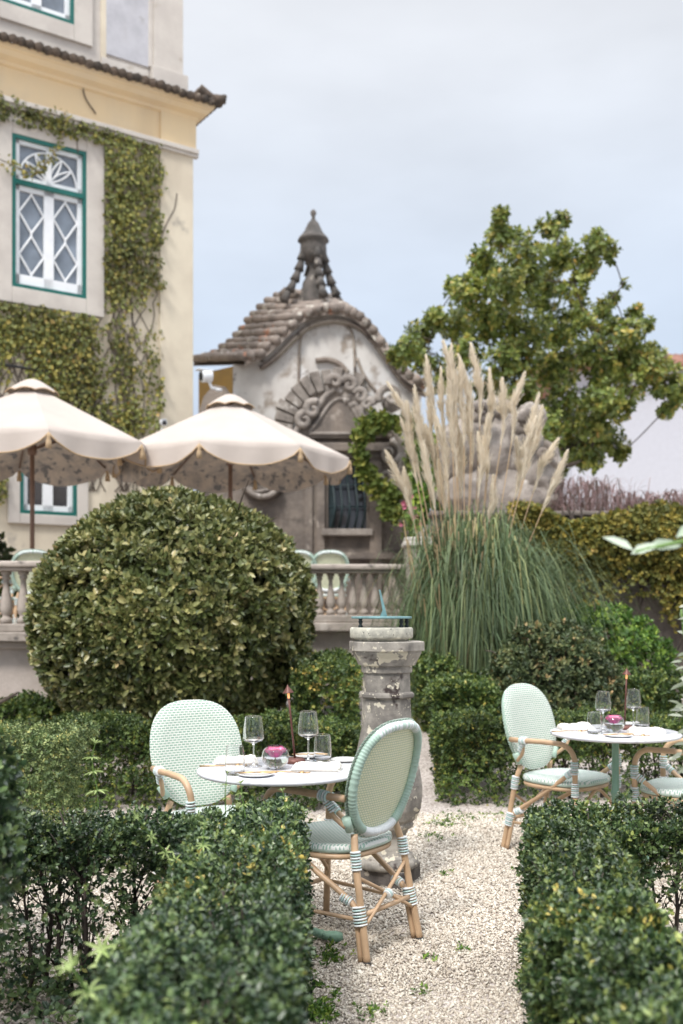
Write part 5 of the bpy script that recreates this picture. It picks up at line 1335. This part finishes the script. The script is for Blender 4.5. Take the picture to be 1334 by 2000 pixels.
def rosebowl(loc, label, k=1.0):
    e = empty('rose_bowl', loc, rnd.uniform(0, 6), label, 'vase', 'glass bowls with a pink rose')
    q = .0575 * k; o_ = [(0, .0)]; i_ = []
    for i in range(17):
        a = R(-70 + i * 125 / 16); o_.append((q * math.cos(a), q * .97 * (math.sin(a) + math.sin(R(70)))))
    for i in range(17):
        a = R(55 - i * 125 / 16); i_.append(((q - .0016) * math.cos(a), q * .97 * (math.sin(R(70))) + (q - .0016) * .97 * math.sin(a)))
    m = MB(); m.lathe(o_ + i_ + [(0, .0022)], 44); m.build('bowl', M['glass'], e)
    zc = q * .97 * math.sin(R(70)); zw = zc + .001
    wpf = [(0, .0035)]
    for i in range(9):
        a = R(-68 + i * 68 / 8); wpf.append(((q - .0019) * math.cos(a), zc + (q - .0019) * .97 * math.sin(a)))
    wpf += [(0, zc)]
    m = MB(); m.lathe(wpf, 36); m.build('water', M['water'], e)
    m = MB(); c = Vector((0, 0, zc + .004)); rq = np.random.default_rng(5)
    for layer in range(5):
        npet = 3 + layer; rad = (.009 + .0066 * layer) * k
        for j in range(npet):
            a0 = 2 * PI * j / npet + layer * .7; half = 1.25 * PI / npet; vs = []; nu, nv = 6, 5
            for iv_ in range(nv + 1):
                v = iv_ / nv
                for iu in range(nu + 1):
                    uu = iu / nu * 2 - 1; a = a0 + half * uu; rr_ = rad * (.35 + .75 * math.sin(v * 1.5)) * (1 + .10 * v * abs(uu)) + (.004 * max(0, v - .8) * 5 * (layer > 1))
                    z = -.012 + v * (.044 + .001 * layer) * (1 - .14 * uu * uu) - .0018 * layer * (v > .7)
                    vs.append(c + Vector((rr_ * math.cos(a), rr_ * math.sin(a), z * k)))
            fs = [(y * (nu + 1) + x, y * (nu + 1) + x + 1, (y + 1) * (nu + 1) + x + 1, (y + 1) * (nu + 1) + x) for y in range(nv) for x in range(nu)]
            m.add(vs, fs, j % 2)
    m.build('rose', [M['pink'], M['pink_in']], e, fix=False)
    m = MB(); m.tube(cr([c + Vector((0, 0, -.014)), c + Vector((.008, 0, -.03)), c + Vector((-.014, .004, -.048))], 4), .002, 6); m.build('rose_stem', leafmat_shoot, e)
    return e
LED = bpy.data.materials.new('lamp_glow'); LED.use_nodes = True; b_ = LED.node_tree.nodes['Principled BSDF']; b_.inputs['Emission Color'].default_value = (1, .45, .16, 1); b_.inputs['Emission Strength'].default_value = .7; b_.inputs['Base Color'].default_value = (.8, .4, .2, 1)
def lamp(loc, tilt, label):
    e = empty('table_lamp', loc, 0, label, 'table lamp', 'slender table lamps'); e.rotation_euler = (0, 0, 0)
    m = MB(); m.lathe([(0, 0), (.044, 0), (.047, .003), (.047, .012), (.043, .017), (.038, .022), (0, .023)], 36); m.build('base', M['rust'], e)
    top = Vector((tilt, 0, .335)); b0 = Vector((0, 0, .02)); ax = (top - b0)
    m = MB(); m.tube([b0, b0 + ax], .0046, 12); m.build('stem', M['rust'], e)
    m = MB(); M_ = Matrix.Translation(b0 + ax) @ ax.to_track_quat('Z', 'Y').to_matrix().to_4x4()
    m.lathe([(.0, .008), (.006, -.004), (.0245, -.028), (.0250, -.030), (.0235, -.0295), (.0, -.006)], 28, M=M_); m.build('shade', M['rust'], e)
    m = MB(); m.tube([b0 + ax * .83, b0 + ax * .905], .0052, 12); m.build('bulb', LED, e)
    return e
def plate(loc, label, q=.075, knife=True):
    e = empty('side_plate', loc, 0, label, 'plate', 'small side plates')
    m = MB(); m.lathe([(0, 0), (q * .6, 0), (q * .9, .006), (q, .010), (q, .0125), (q * .9, .0095), (q * .62, .0045), (0, .004)], 48); m.build('dish', M['ceramic'], e)
    return e
def knife(loc, rz, label, ln=.17):
    e = empty('butter_knife', loc, rz, label, 'knife', 'gilt knives on the side plates')
    m = MB(); m.tube([(-ln / 2, 0, .0), (-ln * .1, 0, .003), (0, 0, .003)], [.003, .0042, .003], 8, flat=.6); m.build('handle', M['brass'], e)
    m = MB(); m.tube([(0, 0, .003), (ln * .2, 0, .003), (ln * .45, 0, .002), (ln / 2, 0, .001)], [.003, .006, .006, .002], 8, flat=.25); m.build('blade', M['brass'], e)
def napkin(loc, rz, label, w_=.20, d_=.11, seed=0):
    e = empty('napkin', loc, rz, label, 'napkin', 'folded linen napkins')
    r = np.random.default_rng(seed); m = MB()
    for l_ in range(3):
        nx_, ny_ = 26, 16; top = []; z0 = .002 + l_ * .006; ox, oy = r.normal(0, .003, 2); q = 1 - .04 * l_
        P = np.array([[(i / nx_ - .5) * w_ * q, (j / ny_ - .5) * d_ * q, 0] for j in range(ny_ + 1) for i in range(nx_ + 1)])
        bump = .0038 * wob(P, 28, seed + l_) + .0020 * wob(P, 80, seed + 9 + l_); edge = np.minimum(1 - np.abs(P[:, 0]) / (w_ * q / 2), (1 - np.abs(P[:, 1]) / (d_ * q / 2)) * .6) * 8
        P = P * (1 + .05 * wob(P, 22, seed + 40 + l_))[:, None]; hgt = (.009 + np.abs(bump) * 4.0) * np.clip(edge, 0, 1) ** .5
        vs = [(P[i, 0] + ox, P[i, 1] + oy, z0 + hgt[i]) for i in range(len(P))] + [(P[i, 0] + ox, P[i, 1] + oy, z0 - .0015) for i in range(len(P))]
        k = len(P); fs = []
        for j in range(ny_):
            for i in range(nx_):
                a = j * (nx_ + 1) + i; fs.append((a, a + 1, a + nx_ + 2, a + nx_ + 1)); fs.append((k + a, k + a + nx_ + 1, k + a + nx_ + 2, k + a + 1))
        for i in range(nx_):
            for a, b in ((i, i + 1), (ny_ * (nx_ + 1) + i + 1, ny_ * (nx_ + 1) + i)): fs.append((b, a, k + a, k + b))
        for j in range(ny_):
            for a, b in (((j + 1) * (nx_ + 1), j * (nx_ + 1)), (j * (nx_ + 1) + nx_, (j + 1) * (nx_ + 1) + nx_)): fs.append((b, a, k + a, k + b))
        m.add(vs, fs)
    m.build('cloth', M['linen'], e); return e
def cutlery(loc, rz, label, seed=0):
    e = empty('fork', loc, rz, label, 'cutlery', 'gilt cutlery beside the napkins')
    m = MB(); m.tube([(-.10, 0, .003), (-.03, 0, .004), (.05, 0, .003)], [.0042, .003, .0022], 8, flat=.6); m.build('handle', M['brass'], e)
    m = MB()
    m.tube([(.05, 0, .003), (.062, 0, .003), (.072, 0, .003)], [.0025, .008, .009], 8, flat=.2)
    for k in (-1.5, -.5, .5, 1.5): m.tube([(.07, k * .0045, .003), (.10, k * .0045, .0045)], .0014, 6)
    m.build('tines', M['brass'], e)
near, far = 'on the near table', 'on the farther table'
wine(on(495, 1497), 'wine glass ' + near + ' between the left tumbler and the rose bowl'); wine(on(602, 1487), 'wine glass ' + near + ' right of the lamp', 1.03)
tumbler(on(459, 1513), 'water tumbler ' + near + ' in front of the facing chair, at the left edge'); tumbler(on(630, 1486), 'water tumbler ' + near + ' at its right side near the turned chair')
rosebowl(on(538, 1502), 'round glass bowl with a pink rose ' + near)
lamp(on(576, 1490), -.032, 'slender rust brown lamp with a cone shade ' + near)
p1 = on(500, 1515); plate(p1, 'small plate at the front edge of the near table'); knife((p1[0], p1[1], .7615), R(4), 'gilt knife lying on the front plate of the near table')
p2 = on(606, 1479); plate(p2, 'small plate at the back of the near table behind the right wine glass', .07); knife((p2[0], p2[1], .7615), R(-12), 'gilt knife on the back plate of the near table')
napkin(on(461, 1491), R(6), 'folded white napkin on the left half of the near table', seed=1, w_=.19, d_=.10); napkin(on(618, 1504), R(-8), 'folded white napkin on the right front of the near table', seed=2, w_=.21, d_=.09)
plate(on(673, 1487), 'pale flat plate at the right edge of the near table beside the turned chair', .06)
cutlery(on(436, 1497), R(6), 'gilt fork at the left napkin of the near table'); cutlery(on(560, 1509), R(-12), 'gilt fork at the right napkin of the near table')
wine(on(1178, 1426), 'wine glass ' + far + ' left of the lamp', 1.0); wine(on(1237, 1420), 'wine glass ' + far + ' right of the lamp', 1.0)
tumbler(on(1161, 1433), 'water tumbler ' + far + ' left of the rose bowl'); tumbler(on(1255, 1421), 'water tumbler ' + far + ' at its right side')
rosebowl(on(1199, 1431), 'round glass bowl with a pink rose ' + far)
lamp(on(1220, 1424), .012, 'slender rust brown lamp with a cone shade ' + far)
p1 = on(1208, 1439); plate(p1, 'small plate at the front edge of the farther table', .072); knife((p1[0], p1[1], .7615), R(8), 'gilt knife lying on the front plate of the farther table')
plate(on(1226, 1416), 'small plate at the back of the farther table', .066)
napkin(on(1122, 1424), R(6), 'folded white napkin on the left half of the farther table', seed=3, w_=.19, d_=.10); napkin(on(1262, 1432), R(-8), 'folded white napkin on the right front of the farther table', seed=4, w_=.20, d_=.09)
cutlery(on(1112, 1429), R(6), 'gilt fork at the left napkin of the farther table'); cutlery(on(1232, 1437), R(-8), 'gilt fork at the right napkin of the farther table')

# ---------------- parasols
def parasol(loc, rz, label):
    e = empty('parasol', loc, rz, label, 'parasol', 'cream parasols on the terrace')
    Rr = 1.51; zr = 2.17; zv = 2.80; zt = 3.0; NE = 8
    def vert(k, r_, z): a = 2 * PI * k / NE; return Vector((r_ * math.cos(a), r_ * math.sin(a), z))
    def edge(k, u_, s_, z_): return vert(k, s_, z_).lerp(vert(k + 1, s_, z_), u_)
    NU, NV = 14, 9
    def canopy(off, name, mat, par):
        m = MB()
        for k in range(NE):
            vs = []; fs = []
            for j in range(NV + 1):
                t = j / NV; s_ = .20 + (Rr - .20) * t; z = zv + .03 + (zr - zv - .03) * t
                for i in range(NU + 1):
                    u_ = i / NU; p = edge(k, u_, s_ - off, z - off); p.z -= .035 * math.sin(PI * u_) * t * (1 - t) * 4 * .6; vs.append(p)
            for j in range(1, 5):                      # scalloped valance
                t = j / 4
                for i in range(NU + 1):
                    u_ = i / NU; q = math.sin(PI * u_) ** .62; p = edge(k, u_, Rr - off + .012 * t, zr - off); p.z -= t * (.045 + .215 * q); p += Vector((math.cos(2 * PI * (k + .5) / NE), math.sin(2 * PI * (k + .5) / NE), 0)) * .02 * math.sin(u_ * PI * 5) * t; vs.append(p)
            nr = NV + 1 + 4
            for j in range(nr - 1):
                for i in range(NU): a = j * (NU + 1) + i; fs.append((a, a + 1, a + NU + 2, a + NU + 1))
            m.add(vs, fs)
        return m.build(name, mat, par, fix=False)
    cn = canopy(0, 'canopy', M['canvas'], e); canopy(.014, 'lining', M['lining'], e)
    m = MB()                                            # vent cap
    for k in range(NE):
        vs = []; fs = []
        for j in range(6):
            t = j / 5; s_ = .02 + .29 * t; z = zt + (zv + .02 - zt) * t ** 1.5
            for i in range(7): u_ = i / 6; p = edge(k, u_, s_, z); p.z += .03 * math.sin(PI * u_) * (t ** 2); vs.append(p)
        for j in range(5):
            for i in range(6): a = j * 7 + i; fs.append((a, a + 1, a + 8, a + 7))
        m.add(vs, fs)
    m.build('vent', M['canvas'], e, fix=False)
    m = MB()
    for k in range(NE):
        pts = []
        for i in range(NU + 1):
            u_ = i / NU; q = math.sin(PI * u_) ** .62; p = edge(k, u_, Rr + .012, zr); p.z -= (.045 + .215 * q); p += Vector((math.cos(2 * PI * (k + .5) / NE), math.sin(2 * PI * (k + .5) / NE), 0)) * .02 * math.sin(u_ * PI * 5); pts.append(p)
        m.tube(pts, .0095, 6)
    m.build('trim', M['trim'], e)
    m = MB(); m.tube([edge(k, i / 6, .31, zv + .02) + Vector((0, 0, .03 * math.sin(PI * i / 6))) for k in range(NE) for i in range(6)], .008, 5, closed=True); m.build('vent_trim', M['trim'], e)
    for k in range(NE):
        p = vert(k, Rr + .015, zr - .05)
        m = MB(); m.lathe([(.0, -.16), (.034, -.155), (.030, -.09), (.020, -.05), (.026, -.035), (.014, -.01), (.0, .02)], 10, c=p); m.build('tassel', M['trim'], e)
        m = MB(); m.tube([vert(k, .05, zv - .03), vert(k, Rr - .04, zr - .035)], .012, 6); m.tube([vert(k, .05, zv - .62), vert(k, .72, 2.45)], .010, 6); m.build('rib', M['pole_wood'], e)
    m = MB(); m.tube([(0, 0, .1), (0, 0, zt - .02)], .027, 14); m.lathe([(.05, 2.10), (.055, 2.14), (.05, 2.22), (.03, 2.24)], 14); m.build('pole', M['pole_wood'], e)
    m = MB(); m.lathe([(0, 0), (.32, 0), (.33, .02), (.32, .06), (.05, .08), (.04, .22), (.03, .24)], 24); m.build('base', M['iron'], e)
    return e
pa = parasol((W(450, 1000, 13.0).x, 13.0, ZT), R(-7 + 180), 'cream parasol with tasselled scalloped edge, its whole canopy seen, between palace and portal')
rename_copy(pa, (W(63, 1000, 12.15).x, 12.15, ZT), R(-22), 'cream parasol with tasselled scalloped edge, cut off by the left edge of the photo')
